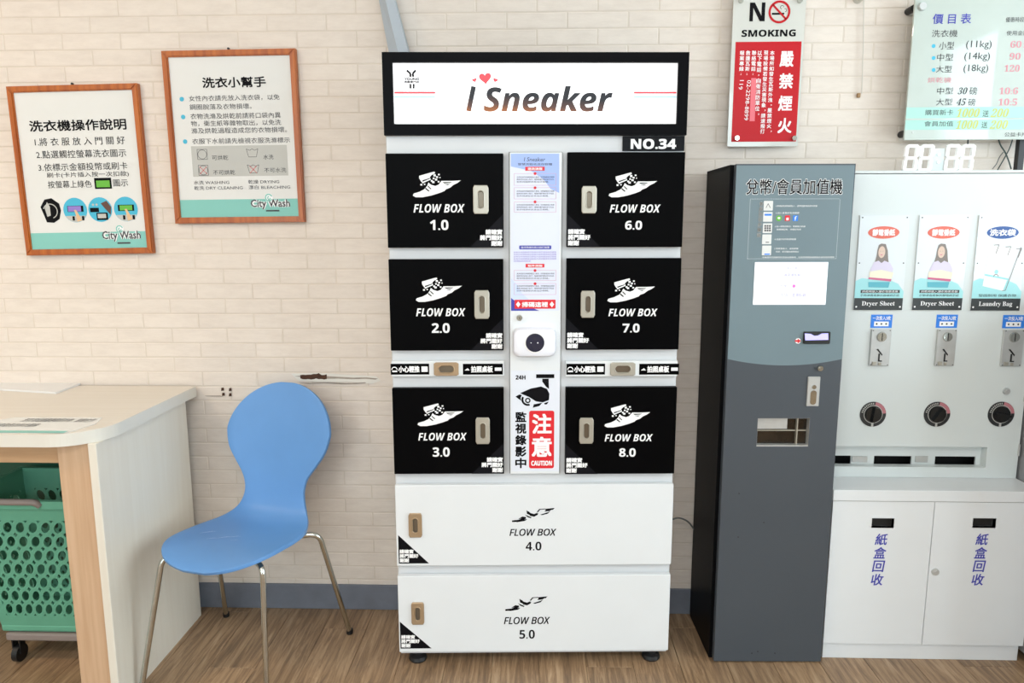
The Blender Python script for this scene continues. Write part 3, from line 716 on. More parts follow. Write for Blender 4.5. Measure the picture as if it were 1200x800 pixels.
# white lower doors
for num, dr, lr, sr, tr, nr, tri in (
    ('4.0', (465, 566.5, 789, 660.3), (479, 601, 494.5, 629), (600, 594, 650, 611.5), (597, 619.3, 652, 627.6), (616, 634.5, 634.5, 644.7), (467, 626.5, 502.5, 660)),
    ('5.0', (468, 672.5, 785, 760.8), (482.2, 705.5, 497, 731), (592, 697.5, 641.5, 715.5), (590.5, 722.5, 644.5, 731), (608.7, 737.7, 626.7, 748), (469, 728, 505.5, 759.5))):
    a0, a1, z0, z1 = lrect(*dr, 0); a0 = .001; a1 = LW-.001
    bm = NB(); box(bm, a0, a1, -.010, .010, z0, z1, .0015); d = obj('door', bm, m_drawer, LK, label='wide white locker door numbered %s' % num)
    q = lrect(*lr, -.011)
    bm = NB(); latch_plate(bm, (q[0]+q[1])/2, (q[2]+q[3])/2, q[1]-q[0], q[3]-q[2], -.0160, -.010, (q[1]-q[0])*.36, (q[3]-q[2])*.58, .0055); lt = obj('latch', bm, [m_brassy, m_recess_shade], d)
    bx = lrect(*sr, -.01)
    def f(bm):
        A_ = lambda L: [(bx[0]+u/100*(bx[1]-bx[0]), bx[3]-v/100*(bx[3]-bx[2])) for u, v in L]
        for L in ([(0, 88), (15, 84), (32, 66), (33, 76), (22, 88), (14, 98), (0, 99)], [(14, 80), (24, 62), (34, 66), (28, 74)], [(34, 20), (42, 38), (52, 46), (60, 36), (56, 58), (48, 62), (40, 50), (35, 44)], [(30, 48), (36, 56), (46, 68), (44, 74), (36, 66)], [(58, 32), (64, 12), (78, 10), (78, 15), (66, 17), (61, 34)], [(76, 12), (100, 6), (96, 18), (80, 20)], [(66, 50), (84, 34), (90, 26), (84, 44), (70, 54)], [(38, 26), (44, 40), (54, 48), (62, 40), (60, 52), (52, 64), (42, 58)], [(80, 14), (98, 10), (88, 26), (76, 30)], [(0, 90), (20, 82), (36, 80), (30, 92), (12, 100)]):
            flat(bm, A_(L), -.0104)
        text(bm, SIL('FLOW BOX'), lrect(*tr, -.01), -.0104, .0005, 0, 4); text(bm, SB(num), lrect(*nr, -.01), -.0104, 0, 0, 4)
    ink(d, 'lettering', m_black, f)
    q = lrect(*tri, -.01)
    ink(d, 'corner_sticker', m_black, lambda bm: flat(bm, [(q[0], q[2]), (q[1], q[2]), (q[0], q[3])], -.0104))
    def f(bm):
        c = .0148
        for t_, k in STK:
            n = len(t_); zt_ = q[2]+.003+c*(3-k)
            text(bm, t_, (q[0]+.003, q[0]+.003+n*c, zt_-c*.93, zt_), -.0109, c*.045)
    ink(d, 'sticker_lettering', m_white, f)
# centre column
q = lrect(597.5, 178.5, 657, 554.5)
bm = NB(); box(bm, q[0], q[1], -.003, .010, q[2], q[3], .001); cc = obj('centre_panel', bm, m_drawer, LK)
m_seam = mat('dark_seam', '3c3e40', .6, var=0)
bm = NB(); panel(bm, q[0]-.0016, q[1]+.0016, q[2]-.0016, q[3]+.0016, .006, .0119, [(q[0], q[1], q[2], q[3])]); obj('panel_seam', bm, m_seam, LK)
C = lambda x0, y0, x1, y1: lrect(x0, y0, x1, y1, -.003)
ctr = LF.loc(627, 300)[0]
iq = C(598.5, 180, 655.5, 364)
ins = ink(cc, 'instruction_sheet', mat('bluish_sheet', 'd9def0', .4, var=0), lambda bm: flat(bm, rpts(*iq), -.0034))
def P_(L): return [LF.loc(a, b, -.003) for a, b in L]
def f(bm):
    flat(bm, P_([(598.7, 180), (655.3, 180), (655.3, 226), (645, 221), (637, 210), (622, 200), (598.7, 195)]), -.0036)
ink(cc, 'sheet_blue_wave', m_bluelt, f)
ink(cc, 'sheet_pale_wave', m_lilac, lambda bm: flat(bm, P_([(599, 326), (606, 334), (611, 343), (619, 350), (622, 355), (599, 358)]), -.0036))
ink(cc, 'sheet_navy_wave', m_navy, lambda bm: flat(bm, P_([(599, 349), (604, 353), (620, 359), (632, 364), (599, 364)]), -.0037))
def f(bm):
    text(bm, 'I Sneaker', C(614, 184.3, 639, 189.2), -.0039, 0, .15); text(bm, '智慧洗鞋收送存取櫃', C(607, 191, 647, 193.8), -.0039)
    for y0, rows in ((206.5, 3), (223, 3), (239, 3), (319.5, 3), (334, 3)):
        for k in range(rows):
            text(bm, ('送洗前請先掃描條碼登入會員，依照畫面指示選擇', '服務項目後放入鞋子，確實將櫃門關好即可完成，', '取件時請依訊息出示條碼。')[k], C(605.5, y0+k*2.8, 649.5-(6 if k == 2 else 0), y0+k*2.8+1.9), -.0039, 0, 0, 1)
ink(cc, 'small_lettering', m_grey, f)
def f(bm):
    for k in range(5): text(bm, '如有任何問題請洽客服人員將盡速為您服務', C(602, 294.5+k*2.6, 652-(30 if k == 4 else 0), 296.3+k*2.6), -.0039, 0, 0, 1)
ink(cc, 'small_violet_lettering', m_purp, f)
def f(bm):
    for y0, y1 in ((203.2, 217), (219.8, 233), (236.5, 248.5), (316.5, 328.5), (332, 345)):
        bm.cut(); a = C(602.5, y0, 651.5, y1); strokeline(bm, [(a[0], a[2]), (a[1], a[2]), (a[1], a[3]), (a[0], a[3]), (a[0], a[2])], .0009, -.0038)
ink(cc, 'step_outline', mat('pink_print', 'cf9aa8', .5, var=0), f)
def f(bm):
    bm.each = True
    for x0, y0, x1, y1 in ((615.5, 195.3, 638.3, 200), (616, 309, 638, 313.3)): flat(bm, rpts(*C(x0, y0, x1, y1)), -.0039)
    for yy in (203.3, 220, 236.5, 316.8, 332.3): flat(bm, ell(*LF.loc(627, yy, -.003), .0042, .0042, 12), -.0042)
    flat(bm, rrect(*C(603, 351, 651, 361.5), .002), -.0042)
ink(cc, 'red_label', m_red, f)
ink(cc, 'violet_label', m_navy, lambda bm: flat(bm, rrect(*C(608.5, 287.5, 646, 292), .002), -.0039))
def f(bm):
    text(bm, '送洗流程', C(618.5, 196.3, 635.5, 199.3), -.0043, .0002); text(bm, '取件流程', C(618.5, 310, 635.5, 312.6), -.0043, .0002); text(bm, '操作時請勿用力拍打敲擊', C(610.5, 288.6, 644, 291), -.0043)
    text(bm, '掃碼這裡', C(611.5, 353.5, 642, 359.7), -.0046, .0005)
    for px in (607.3, 646.7):
        flat(bm, P_([(px, 353), (px+2.6, 356.4), (px, 360), (px-2.6, 356.4)]), -.0046)
ink(cc, 'white_lettering', m_white, f)
# key lock, scanner
kx, kz = LF.loc(608.7, 372.3, -.004)
bm = NB(); cyl(bm, kx, kz, .0095, -.009, -.003, 20, .008); cyl(bm, kx, kz, .005, -.0105, -.009, 12); lk = obj('key_lock', bm, m_chrome, cc)
bm = NB(); box(bm, kx-.0009, kx+.0009, -.0108, -.0104, kz-.003, kz+.003); obj('keyhole', bm, m_rubber, lk)
q = lrect(600.5, 384, 652, 418, -.02)
bm = NB()
L0 = [rrect(q[0], q[1], q[2], q[3], .022, 6), rrect(q[0]+.001, q[1]-.001, q[2]+.001, q[3]-.001, .022, 6), rrect(q[0]+.005, q[1]-.005, q[2]+.005, q[3]-.005, .020, 6), rrect(q[0]+.012, q[1]-.012, q[2]+.012, q[3]-.012, .014, 6)]
rr = [[bm.verts.new((a, yy, z)) for a, z in L] for L, yy in zip(L0, (-.003, -.024, -.033, -.036))]
n = len(rr[0])
for A_, B_ in zip(rr, rr[1:]):
    for i in range(n): bm.faces.new((A_[i], A_[(i+1) % n], B_[(i+1) % n], B_[i]))
bm.faces.new(rr[-1]); bm.faces.new(rr[0][::-1]); sc = obj('scanner', bm, mat('white_plastic', 'e9eaf2', .3, var=0), LK, smooth=True, label='white rounded scanner unit with dark round lens')
cx, cz = LF.loc(627, 401.5, -.037)
bm = NB(); cyl(bm, cx, cz, .0325, -.0375, -.035, 32, .0305); obj('lens_bezel', bm, m_white, sc, smooth=True)
bm = NB(); cyl(bm, cx, cz, .0285, -.0385, -.036, 32, .0275); obj('lens', bm, mat('dark_blue_lens', '06082e', .06, var=0, coat=1), sc, smooth=True)
bm = NB(); cyl(bm, cx+.008, cz, .002, -.0390, -.038, 10); cyl(bm, cx-.012, cz, .0014, -.0390, -.038, 10); obj('lens_dot', bm, m_white, sc)
# caution sticker
st = ink(cc, 'caution_sticker', mat('bluish_sticker', 'dde1ea', .4, var=0), lambda bm: flat(bm, rpts(*C(599, 434, 655.5, 552)), -.0034))
ink(cc, 'caution_red_field', m_red, lambda bm: flat(bm, rrect(*C(620, 481, 649.3, 548.5), .007), -.0037))
def f(bm):
    text(bm, '注', C(623.5, 484.5, 646.5, 508), -.0041, .0018, 0, 4); text(bm, '意', C(623, 511.5, 646.5, 535), -.0041, .0018, 0, 4)
    text(bm, SB('CAUTION'), C(622.5, 539.5, 646.8, 545.3), -.0041, .0004, 0, 3)
ink(cc, 'caution_white_lettering', m_white, f)
def f(bm):
    text(bm, SB('24H'), C(604.3, 439.5, 615.8, 444.5), -.0039, .0003)
    for k, ch in enumerate('監視錄影中'): text(bm, ch, C(603.8, 482.3+k*13.5, 616.8, 494.3+k*13.5), -.0039, .0011, 0, 3)
    bm.cut(); flat(bm, rpts(*C(628.3, 438.3, 649.5, 442.8)), -.0039); flat(bm, rpts(*C(635.5, 443.5, 643, 447)), -.0039); flat(bm, P_([(635.5, 447), (643, 447), (643.3, 455.5), (640, 453)]), -.0039)
    flat(bm, P_([(609.5, 460.5), (622, 455), (634, 452.6), (641, 455.5), (643.8, 461), (643.3, 468.5), (636, 471.3), (628, 470), (620, 465)]), -.0039)
    flat(bm, P_([(604, 464.5), (608.5, 462), (611.5, 462.5), (610, 466), (611, 469.5)]), -.0039)
    ring(bm, *LF.loc(618.5, 469, -.003), .0045, .0085, -.0039, 18)
    ring(bm, *LF.loc(618.5, 468, -.003), .0135, .0195, -.0039, 16, 150, 290)
    flat(bm, P_([(625.5, 473.5), (635.5, 471.7), (632, 475.5), (624.3, 477.5)]), -.0039); flat(bm, P_([(637.5, 472.2), (643, 470.3), (641, 473.5), (638.5, 473.8)]), -.0039)
ink(cc, 'caution_black_lettering', m_black, f)
# base rail + feet
bm = NB(); box(bm, .004, LW-.004, .004, .28, LZ0-.012, LZ0+.004, .001); obj('base_rail', bm, m_locker, LK)
for fx in (.055, LW-.048):
    for fy in (.03, .25):
        bm = NB(); lathe(bm, fx, fy, ((.027, 0), (.030, .006), (.027, .016), (.016, .022), (.016, .028), (.008, .03), (.008, LZ0-.010)), 20); obj('foot', bm, m_rubber, LK, smooth=True)

# ------------------------------------------------------------------ kiosk
KF = Frame(.5788, 2.1775, .023); KW, KD, KZ = .3555, .292, 1.5798
KK = KF.root('change_machine', 'tall dark grey change machine with slate upper face and bright screen', 'machine')
hole = KF.rect(887.3, 490, 948, 523)
bm = NB(); panel(bm, .009, KW, .006, KZ, 0, .022, [hole]); door = obj('door', bm, m_kiosk, KK)
bm = NB(); panel(bm, 0, KW-.002, 0, KZ, .030, .034, [(hole[0]-.02, hole[1]+.02, hole[2]-.02, hole[3]+.02)])
box(bm, 0, .012, .034, KD, 0, KZ); box(bm, KW-.014, KW-.002, .034, KD, 0, KZ); box(bm, 0, KW-.002, .034, KD, KZ-.012, KZ); box(bm, 0, KW-.002, KD-.01, KD, 0, KZ); box(bm, 0, KW-.002, .034, KD, 0, .012)
obj('body', bm, m_kside, KK)
bm = NB(); box(bm, .012, KW-.006, .022, .031, .01, KZ-.006); obj('door_gap', bm, m_rubber, KK)
# cut a way through the gap block for the tray by lining it
bm = NB(); h = hole
panel(bm, h[0]-.001, h[1]+.001, h[2]-.004, h[3]+.001, .0005, .021, [(h[0]+.0005, h[1]-.0005, h[2]+.004, h[3]-.0005)]); tr_ = obj('coin_tray', bm, m_steel, KK)
bm = NB(); box(bm, h[0], h[1], .0205, .0216, h[2], h[3]); obj('tray_back', bm, mat('tray_interior', '3a332b', .18, .6, var=.3, scale=20), tr_)
bm = NB(); box(bm, h[0]+.001, h[0]+(h[1]-h[0])*.6, .012, .0204, (h[2]+h[3])/2+.008, h[3]-.001); obj('coin_chute', bm, m_steel, tr_)
bm = NB(); box(bm, h[0]+(h[1]-h[0])*.78, h[0]+(h[1]-h[0])*.80, .008, .0204, h[2]+.004, h[3]-.001); box(bm, h[0]+.001, h[1]-.001, .014, .0204, (h[2]+h[3])/2+.001, (h[2]+h[3])/2+.004); obj('tray_divider', bm, m_nickel, tr_)
arc = []
for i in range(21):
    u = i/20; a = .009+u*(KW-.009)
    pz = 420.5+7.5*(1-((u-.5)/.5)**2); arc.append((a, KF.loc(860+u*130, pz)[1]))
ink(door, 'slate_film', m_kfilm, lambda bm: flat(bm, [(.010, KZ-.004)]+arc+[(KW-.003, KZ-.004)], -.0006))
K = lambda *q: KF.rect(*q, 0)
q = K(874.3, 209.6, 987.2, 227.9)
ink(door, 'title_outline', m_white, lambda bm: text(bm, '兌幣/會員加值機', (q[0]-.0014, q[1]+.0014, q[2]-.0014, q[3]+.0014), -.0010, .0014, 0, 3))
ink(door, 'title_lettering', m_black, lambda bm: text(bm, '兌幣/會員加值機', q, -.0016, .0004, 0, 3))
def f(bm):
    a0, a1, z0, z1 = K(877.5, 233, 982, 303)
    for k in range(52):
        a = a0+(a1-a0)*k/52
        for z in (z0, z1): flat(bm, rpts(a, a+.0022, z-.0005, z+.0005), -.0010)
    for k in range(36):
        z = z0+(z1-z0)*k/36
        for a in (a0, a1): flat(bm, rpts(a-.0005, a+.0005, z, z+.0022), -.0010)
    for s, x0, y0, x1, y1 in (('1.請掃描會員條碼登入，選擇服務項目操作加值', 909, 240.3, 957.5, 242.3), ('2.加入會員好友領優惠', 909, 248.4, 936.5, 250.4), ('3.投入硬幣或紙鈔，螢幕顯示餘額', 908, 264.3, 943.5, 266.2), ('餘額確認後，按確認完成', 910, 267.8, 938.5, 269.8), ('4.自助列印收據明細', 907.5, 279.2, 932.5, 281.3), ('5.感應會員卡，查詢餘額', 907.3, 290.2, 935.3, 292.2), ('完成，即可開始使用機台', 909, 293.8, 936, 295.9), ('本機僅供兌換硬幣及會員加值使用，如有問題請聯絡客服人員將為您服務', 893, 300.4, 977.5, 302.2)):
        text(bm, s, K(x0, y0, x1, y1), -.0011, 0, 0, 1)
ink(door, 'small_white_lettering', m_white, f)
def f(bm):
    bm.each = True
    for px, py in ((900.2, 241), (899.6, 254), (899.2, 267.3), (898.4, 280.3), (898.2, 293.3)): flat(bm, rrect(*K(px-5.4, py-5.7, px+5.4, py+5.7), .0015), -.0012)
ink(door, 'step_icon', m_paper, f)
def f(bm):
    for i in range(3):
        for j in range(3): flat(bm, rpts(*K(895.6+i*2.7, 263.6+j*2.7, 897.6+i*2.7, 265.6+j*2.7)), -.0016)
    flat(bm, rpts(*K(897, 283.3, 901, 284.2)), -.0016); strokeline(bm, [KF.loc(897.5, 243.5), KF.loc(900, 238.5), KF.loc(902.5, 243.5)], .0015, -.0016)
ink(door, 'icon_marks', m_grey, f)
ink(door, 'blue_icon_mark', m_blue, lambda bm: [flat(bm, rpts(*K(895.8, 250.5, 904, 252.6)), -.0016), flat(bm, rpts(*K(895.5, 297, 902, 298.5)), -.0016), flat(bm, rrect(*K(929, 252.3, 935, 259), .001), -.0012)])
ink(door, 'green_icon', m_grn, lambda bm: flat(bm, ell(*KF.loc(912.6, 255.6), .0085, .0085, 16), -.0012))
ink(door, 'red_shield_icon', m_red, lambda bm: flat(bm, rrect(*K(919.6, 252.3, 925.5, 259), .002), -.0012))
ink(door, 'icon_glyphs', m_white, lambda bm: [flat(bm, ell(*KF.loc(912.6, 255.4), .004, .003, 12), -.0016), flat(bm, rpts(*K(921.2, 255, 924, 258)), -.0016), text(bm, 'f', K(930.7, 253.3, 933.5, 258.3), -.0016)])
def f(bm):
    for k, ch in enumerate('會員加值步驟說明'[:7]): text(bm, ch, K(889.6-k*.45, 236.3+k*6.1, 894.4-k*.45, 241.3+k*6.1), -.0013, .0006)
ink(door, 'side_title_outline', m_greylt, f)
def f(bm):
    for k, ch in enumerate('會員加值步驟說明'[:7]): text(bm, ch, K(889.9-k*.45, 236.6+k*6.1, 894.1-k*.45, 241+k*6.1), -.0016)
ink(door, 'side_title_lettering', m_black, f)
q = K(883.3, 307, 968.8, 357)
bm = NB(); box(bm, q[0], q[1], -.002, .002, q[2], q[3], .0008); scr = obj('screen', bm, m_screen, door)
m_scr = mat('lilac_screen_text', 'a79fca', .4, var=0, emit=.15); m_scp = mat('pink_screen_dot', 'e878c8', .4, var=0, emit=.2)
ink(scr, 'screen_lettering', m_scr, lambda bm: [text(bm, '歡迎光臨', K(922, 312.5, 934, 315.5), -.0026), text(bm, '請選擇服務', K(918, 320, 938, 324), -.0026), text(bm, '兌幣', K(914, 333, 922, 337), -.0026), text(bm, '加值', K(914, 343, 923, 347), -.0026), text(bm, '查詢餘額', K(928, 343, 944, 348), -.0026)])
ink(scr, 'screen_icon', m_scp, lambda bm: flat(bm, ell(*KF.loc(930, 335), .005, .005, 12), -.0026))
# bill slot
q = K(941, 388.3, 972, 402.3)
bm = NB(); box(bm, q[0], q[1], -.008, .004, q[2], q[3], .002); bs = obj('bill_acceptor', bm, m_rubber, door)
m_lav = mat('lit_lavender_slot', 'b4b0f4', .3, var=0, emit=.75)
bm = NB(); P = [KF.loc(a, b, -.008) for a, b in ((943.5, 398.5), (943, 390.5), (950, 391), (954, 393.3), (958.5, 393), (963, 390.6), (970.3, 390.3), (970.5, 398)) ]; prism(bm, P, -.0095, -.0075); obj('bill_slot', bm, m_lav, bs)
ink(door, 'red_arrow', m_red, lambda bm: flat(bm, [KF.loc(a, b) for a, b in ((931.5, 398.2), (934.5, 398.2), (934.5, 396.3), (938.5, 399.3), (934.5, 402.3), (934.5, 400.4), (931.5, 400.4))], -.0012))
ink(door, 'arrow_ground', m_white, lambda bm: flat(bm, ell(*KF.loc(935, 399.3), .0085, .0085, 16), -.0010))
cx, cz = KF.loc(960.2, 431)
bm = NB(); cyl(bm, cx, cz, .0095, -.010, .001, 20, .008); cyl(bm, cx, cz, .0045, -.0115, -.010, 12); obj('key_lock', bm, m_chrome, door, smooth=True)
q = K(945.5, 441, 959.8, 475.5)
bm = NB(); box(bm, q[0], q[1], -.005, .001, q[2], q[3], .0012); lp = obj('lock_plate', bm, m_steel, door)
cx, cz = KF.loc(953, 452.8); bm = NB(); cyl(bm, cx, cz, .0065, -.0085, -.0045, 18); prism(bm, rrect((q[0]+q[1])/2-.009, (q[0]+q[1])/2+.009, q[2]+.006, q[2]+.050, .008), -.0068, -.0045); obj('lock_handle', bm, m_chrome, lp)
bm = NB()
for px, py in ((866, 578), (895, 612), (865, 629), (888, 763), (908, 765), (881, 765)): cyl(bm, *KF.loc(px, py), .0022, -.0006, .001, 8)
obj('screw', bm, m_rubber, door)

# ------------------------------------------------------------------ recycling cabinet
CY = 2.2044; CF = Frame(.945, CY); cw = .640
c_ = lambda *q: CF.rect(*q, 0)
CB = CF.root('recycling_cabinet', 'white low cabinet with two slotted doors reading paper box recycling', 'cabinet')
wz = CF.loc(1100, 574.5)[1]; lz = CF.loc(1100, 587.5)[1]; dz = CF.loc(1080, 755.2)[1]; sx_ = CF.loc(1088, 670)[0]
bm = NB(); box(bm, .006, cw-.006, .012, .268, .0, dz, .001); obj('plinth', bm, m_cab, CB)
bm = NB(); box(bm, 0, cw, .020, .268, dz, lz); obj('body', bm, m_cab, CB)
for k, (x0, x1, slot) in enumerate(((.001, sx_-.0012, c_(1021.3, 606.8, 1047.5, 618.3)), (sx_+.0012, cw-.001, c_(1139.5, 606.8, 1167, 618.3)))):
    bm = NB(); panel(bm, x0, x1, dz+.001, lz-.0015, 0, .017, [slot]); d = obj('door', bm, m_cab, CB)
    bm = NB(); panel(bm, slot[0]-.003, slot[1]+.003, slot[2]-.003, slot[3]+.003, -.0018, .016, [slot]); obj('slot_liner', bm, m_cab, d)
    bm = NB(); box(bm, slot[0]-.001, slot[1]+.001, .0165, .0195, slot[2]-.001, slot[3]+.001); obj('slot_shade', bm, m_cavity_shade, d)  # dark plate stands in for the shaded inside of the cabinet
    def f(bm):
        for j, ch in enumerate('紙盒回收'):
            X = (1025.3 if k == 0 else 1143.3)-j*1.6
            text(bm, ch, c_(X, 625+j*15.7, X+14.7, 638.5+j*15.7), -.0006, .0006, .12, 3)
    ink(d, 'lettering', m_navy, f)
cx, cz = CF.loc(1095.6, 669.4)
bm = NB(); cyl(bm, cx, cz, .012, -.006, .001, 24, .011); cyl(bm, cx, cz, .006, -.0085, -.006, 14); obj('key_lock', bm, m_steel, CB, smooth=True)
bm = NB(); box(bm, -.002, cw+.0, -.004, .275, lz+.0005, wz, .0015); obj('worktop', bm, m_cab, CB)

# ------------------------------------------------------------------ vending machine on the cabinet
VY = 2.322; VF = Frame(.945, VY); vw = .637; v_ = lambda *q: VF.rect(*q, 0)
VM = VF.root('dryer_sheet_dispenser', 'white wall dispenser with three posters, coin slots and dials, on the cabinet', 'dispenser')
VM.location.z = 0
vt = VF.loc(1100, 199.5)[1]; vs_ = VF.loc(1100, 203.3)[1]
hole = v_(975, 523, 1156, 547); hole = (.012, hole[1], hole[2], hole[3])
bm = NB(); panel(bm, 0, vw, wz+.0008, vs_-.001, 0, .018, [hole]); fp = obj('front_panel', bm, m_vend, VM)
bm = NB(); panel(bm, 0, vw, wz+.0008, vs_, .018, .030, [hole]); box(bm, 0, .012, .03, .150, wz+.0008, vs_); box(bm, vw-.012, vw, .03, .150, wz+.0008, vs_); box(bm, .012, vw-.012, .140, .150, wz+.0008, vs_); obj('body', bm, m_vend, VM)
bm = NB(); box(bm, -.001, vw+.001, -.002, .152, vs_+.001, vt, .001); obj('lid', bm, m_vend, VM)
# recess: set-back panel with three openings
zm = VF.loc(1100, 534, .035)[1]
ops = [(VF.loc(a, 541, .03)[0], VF.loc(b, 541, .03)[0]) for a, b in ((976, 997), (1024, 1068), (1095.5, 1143))]
bm = NB(); panel(bm, .012, vw-.014, wz+.008, hole[3]+.02, .0305, .036, [(a, b, wz+.012, zm) for a, b in ops]); obj('recess_panel', bm, m_vend, VM)
bm = NB(); box(bm, .013, vw-.014, .12, .125, wz+.004, hole[3]+.03); box(bm, .013, vw-.014, .037, .12, wz+.003, wz+.007); obj('chute_interior', bm, m_cavity_shade, VM)
for a, b in ((998, 1016), (1072, 1087)):
    q = VF.rect(a, 534, b, 541, .03); bm = NB(); box(bm, q[0], q[1], .026, .0304, q[2], q[3], .001); obj('chute_flap', bm, m_steel, VM)
# posters
m_skinp = mat('face_print', 'd9bfae', .5, var=0); m_hair = mat('hair_print', '857c76', .5, var=0); m_lav2 = mat('lavender_print', 'd7cfe2', .5, var=0); m_cream = mat('cream_print', 'ece6cf', .5, var=0); m_mag = mat('magenta_print', 'cf6a8e', .5, var=0); m_aqua = mat('aqua_print', 'a3dbde', .5, var=0); m_orr = mat('coral_oval', 'dd6c5a', .45, var=0); m_navo = mat('blue_oval', '2e5596', .45, var=0); m_pcv = mat('poster_cover', 'e0e6e9', .2, var=.01, coat=.4); m_bar = mat('black_poster_bar', '35393a', .4, var=.03)
posters = [((1003.5, 252, 1060.8, 363), '靜電香紙', 'Dryer Sheet', 0), ((1072.5, 252, 1131, 363), '靜電香紙', 'Dryer Sheet', 1), ((1141.5, 252, 1199.5, 363.5), '洗衣袋', 'Laundry Bag', 2)]
for px, ct, en, k in posters:
    q = v_(*px); W_, H_ = q[1]-q[0], q[3]-q[2]
    bm = NB(); box(bm, q[0], q[1], -.004, .0, q[2], q[3], .0006)
    ps = obj('poster', bm, m_pcv, fp, label=('poster of a woman with folded laundry, the left one', 'poster of a woman with folded laundry, the middle one', 'poster of a white laundry bag')[k])
    U = lambda u, v: (q[0]+u*W_, q[3]-v*H_); UR = lambda u0, v0, u1, v1: (q[0]+u0*W_, q[0]+u1*W_, q[3]-v1*H_, q[3]-v0*H_)
    # flat prints (siblings of the poster face, same plane)
    nk = lambda name, m_, f: ink(fp, name, m_, f)
    nk('poster_bar', m_bar, lambda bm: flat(bm, rpts(*UR(0, .872, 1, 1)), -.0045))
    nk('poster_aqua_field', m_aqua, lambda bm: flat(bm, [U(0, .872), U(0, .69), U(.12, .66), U(.3, .67), U(.7, .68), U(.88, .72), U(1, .80), U(1, .872)], -.0043))
    nk('poster_oval', m_navo if k == 2 else m_orr, lambda bm: flat(bm, ell(*U(.5, .18), W_*.32, H_*.065, 28), -.0045))
    fnt = {c: chr(0x1D400+ord(c)-65) if c.isupper() else chr(0x1D41A+ord(c)-97) for c in 'ABCDEFGHIJKLMNOPQRSTUVWXYZabcdefghijklmnopqrstuvwxyz'}
    nk('poster_white_lettering', m_white, lambda bm: [text(bm, ct, UR(.27 if k != 2 else .24, .145, .73 if k != 2 else .76, .215), -.0049, .0007), text(bm, ''.join(fnt.get(c, c) for c in en), UR(.16, .905, .84, .965), -.0049), *[flat(bm, ell(*U(u, .965), .003, .003, 8), -.0049) for u in (.05, .95)]])
    nk('poster_screws', m_grey, lambda bm: [(bm.cut(), flat(bm, ell(*U(u, v), .0022, .0022, 8), -.0049)) for u in (.05, .95) for v in (.025, .5)])
    if k < 2:
        nk('print_hair', m_hair, lambda bm: [flat(bm, [U(*p) for p in ((.47, .295), (.56, .30), (.61, .37), (.63, .45), (.66, .53), (.58, .52), (.52, .50), (.45, .51), (.38, .53), (.36, .50), (.39, .43), (.40, .36), (.42, .31))], -.0046)])
        nk('print_face', m_skinp, lambda bm: flat(bm, ell(*U(.49, .385), W_*.07, H_*.062, 20), -.0050))
        nk('print_shirt', m_lav2, lambda bm: flat(bm, [U(*p) for p in ((.35, .49), (.44, .475), (.50, .50), (.56, .475), (.68, .50), (.75, .56), (.72, .66), (.28, .66), (.29, .56))], -.0048))
        nk('print_towels', m_cream, lambda bm: flat(bm, [U(*p) for p in ((.27, .59), (.5, .57), (.76, .60), (.73, .67), (.27, .65))], -.0052))
        nk('print_pink_towel', m_mag, lambda bm: flat(bm, [U(*p) for p in ((.26, .65), (.73, .67), (.72, .695), (.26, .67))], -.0054))
        nk('print_blue_towel', mat('blue_towel_print', '5fb0bf', .5, var=0), lambda bm: flat(bm, [U(*p) for p in ((.26, .70), (.70, .70), (.68, .76), (.27, .755))], -.0054))
        nk('poster_caption', m_bar, lambda bm: [flat(bm, rpts(*UR(.12, .785, .92, .818)), -.0047), text(bm, '衣物清香柔軟抗靜電烘衣紙', UR(.12, .83, .92, .855), -.0049, 0, 0, 1)])
        nk('poster_caption_lettering', m_white, lambda bm: text(bm, '烘乾時放入讓衣物更柔軟', UR(.15, .790, .89, .813), -.0051, 0, 0, 1))
        nk('print_smile', m_mag, lambda bm: flat(bm, [U(.46, .41), U(.52, .408), U(.49, .42)], -.0053))
        nk('print_eyes', m_hair, lambda bm: [flat(bm, ell(*U(u, .375), .0012, .0008, 8), -.0053) for u in (.465, .515)])
    else:
        nk('print_bag', m_white, lambda bm: flat(bm, [U(*p) for p in ((.22, .58), (.28, .30), (.86, .36), (.62, .79), (.20, .74))], -.0046))
        nk('print_bag_outline', m_hair, lambda bm: [strokeline(bm, [U(.90, .33), U(.67, .785), U(.60, .79)], .0016, -.0052), *[strokeline(bm, [U(u, .31+.02*j), U(u+.11, .305+.02*j), U(u+.06, .40+.02*j)], .002, -.0052) for j, u in enumerate((.34, .58, .80))], ring(bm, *U(.45, .64), .006, .008, -.0052, 14, 0, 180)])
        nk('print_bag_logo', m_aqua, lambda bm: [flat(bm, ell(*U(.45, .59), .006, .007, 14), -.0050), flat(bm, [U(.22, .61), U(.72, .66), U(.72, .68), U(.22, .63)], -.0050)])
        nk('poster_caption', m_bar, lambda bm: text(bm, '堅固耐用 保護衣物', UR(.14, .825, .90, .855), -.0049))
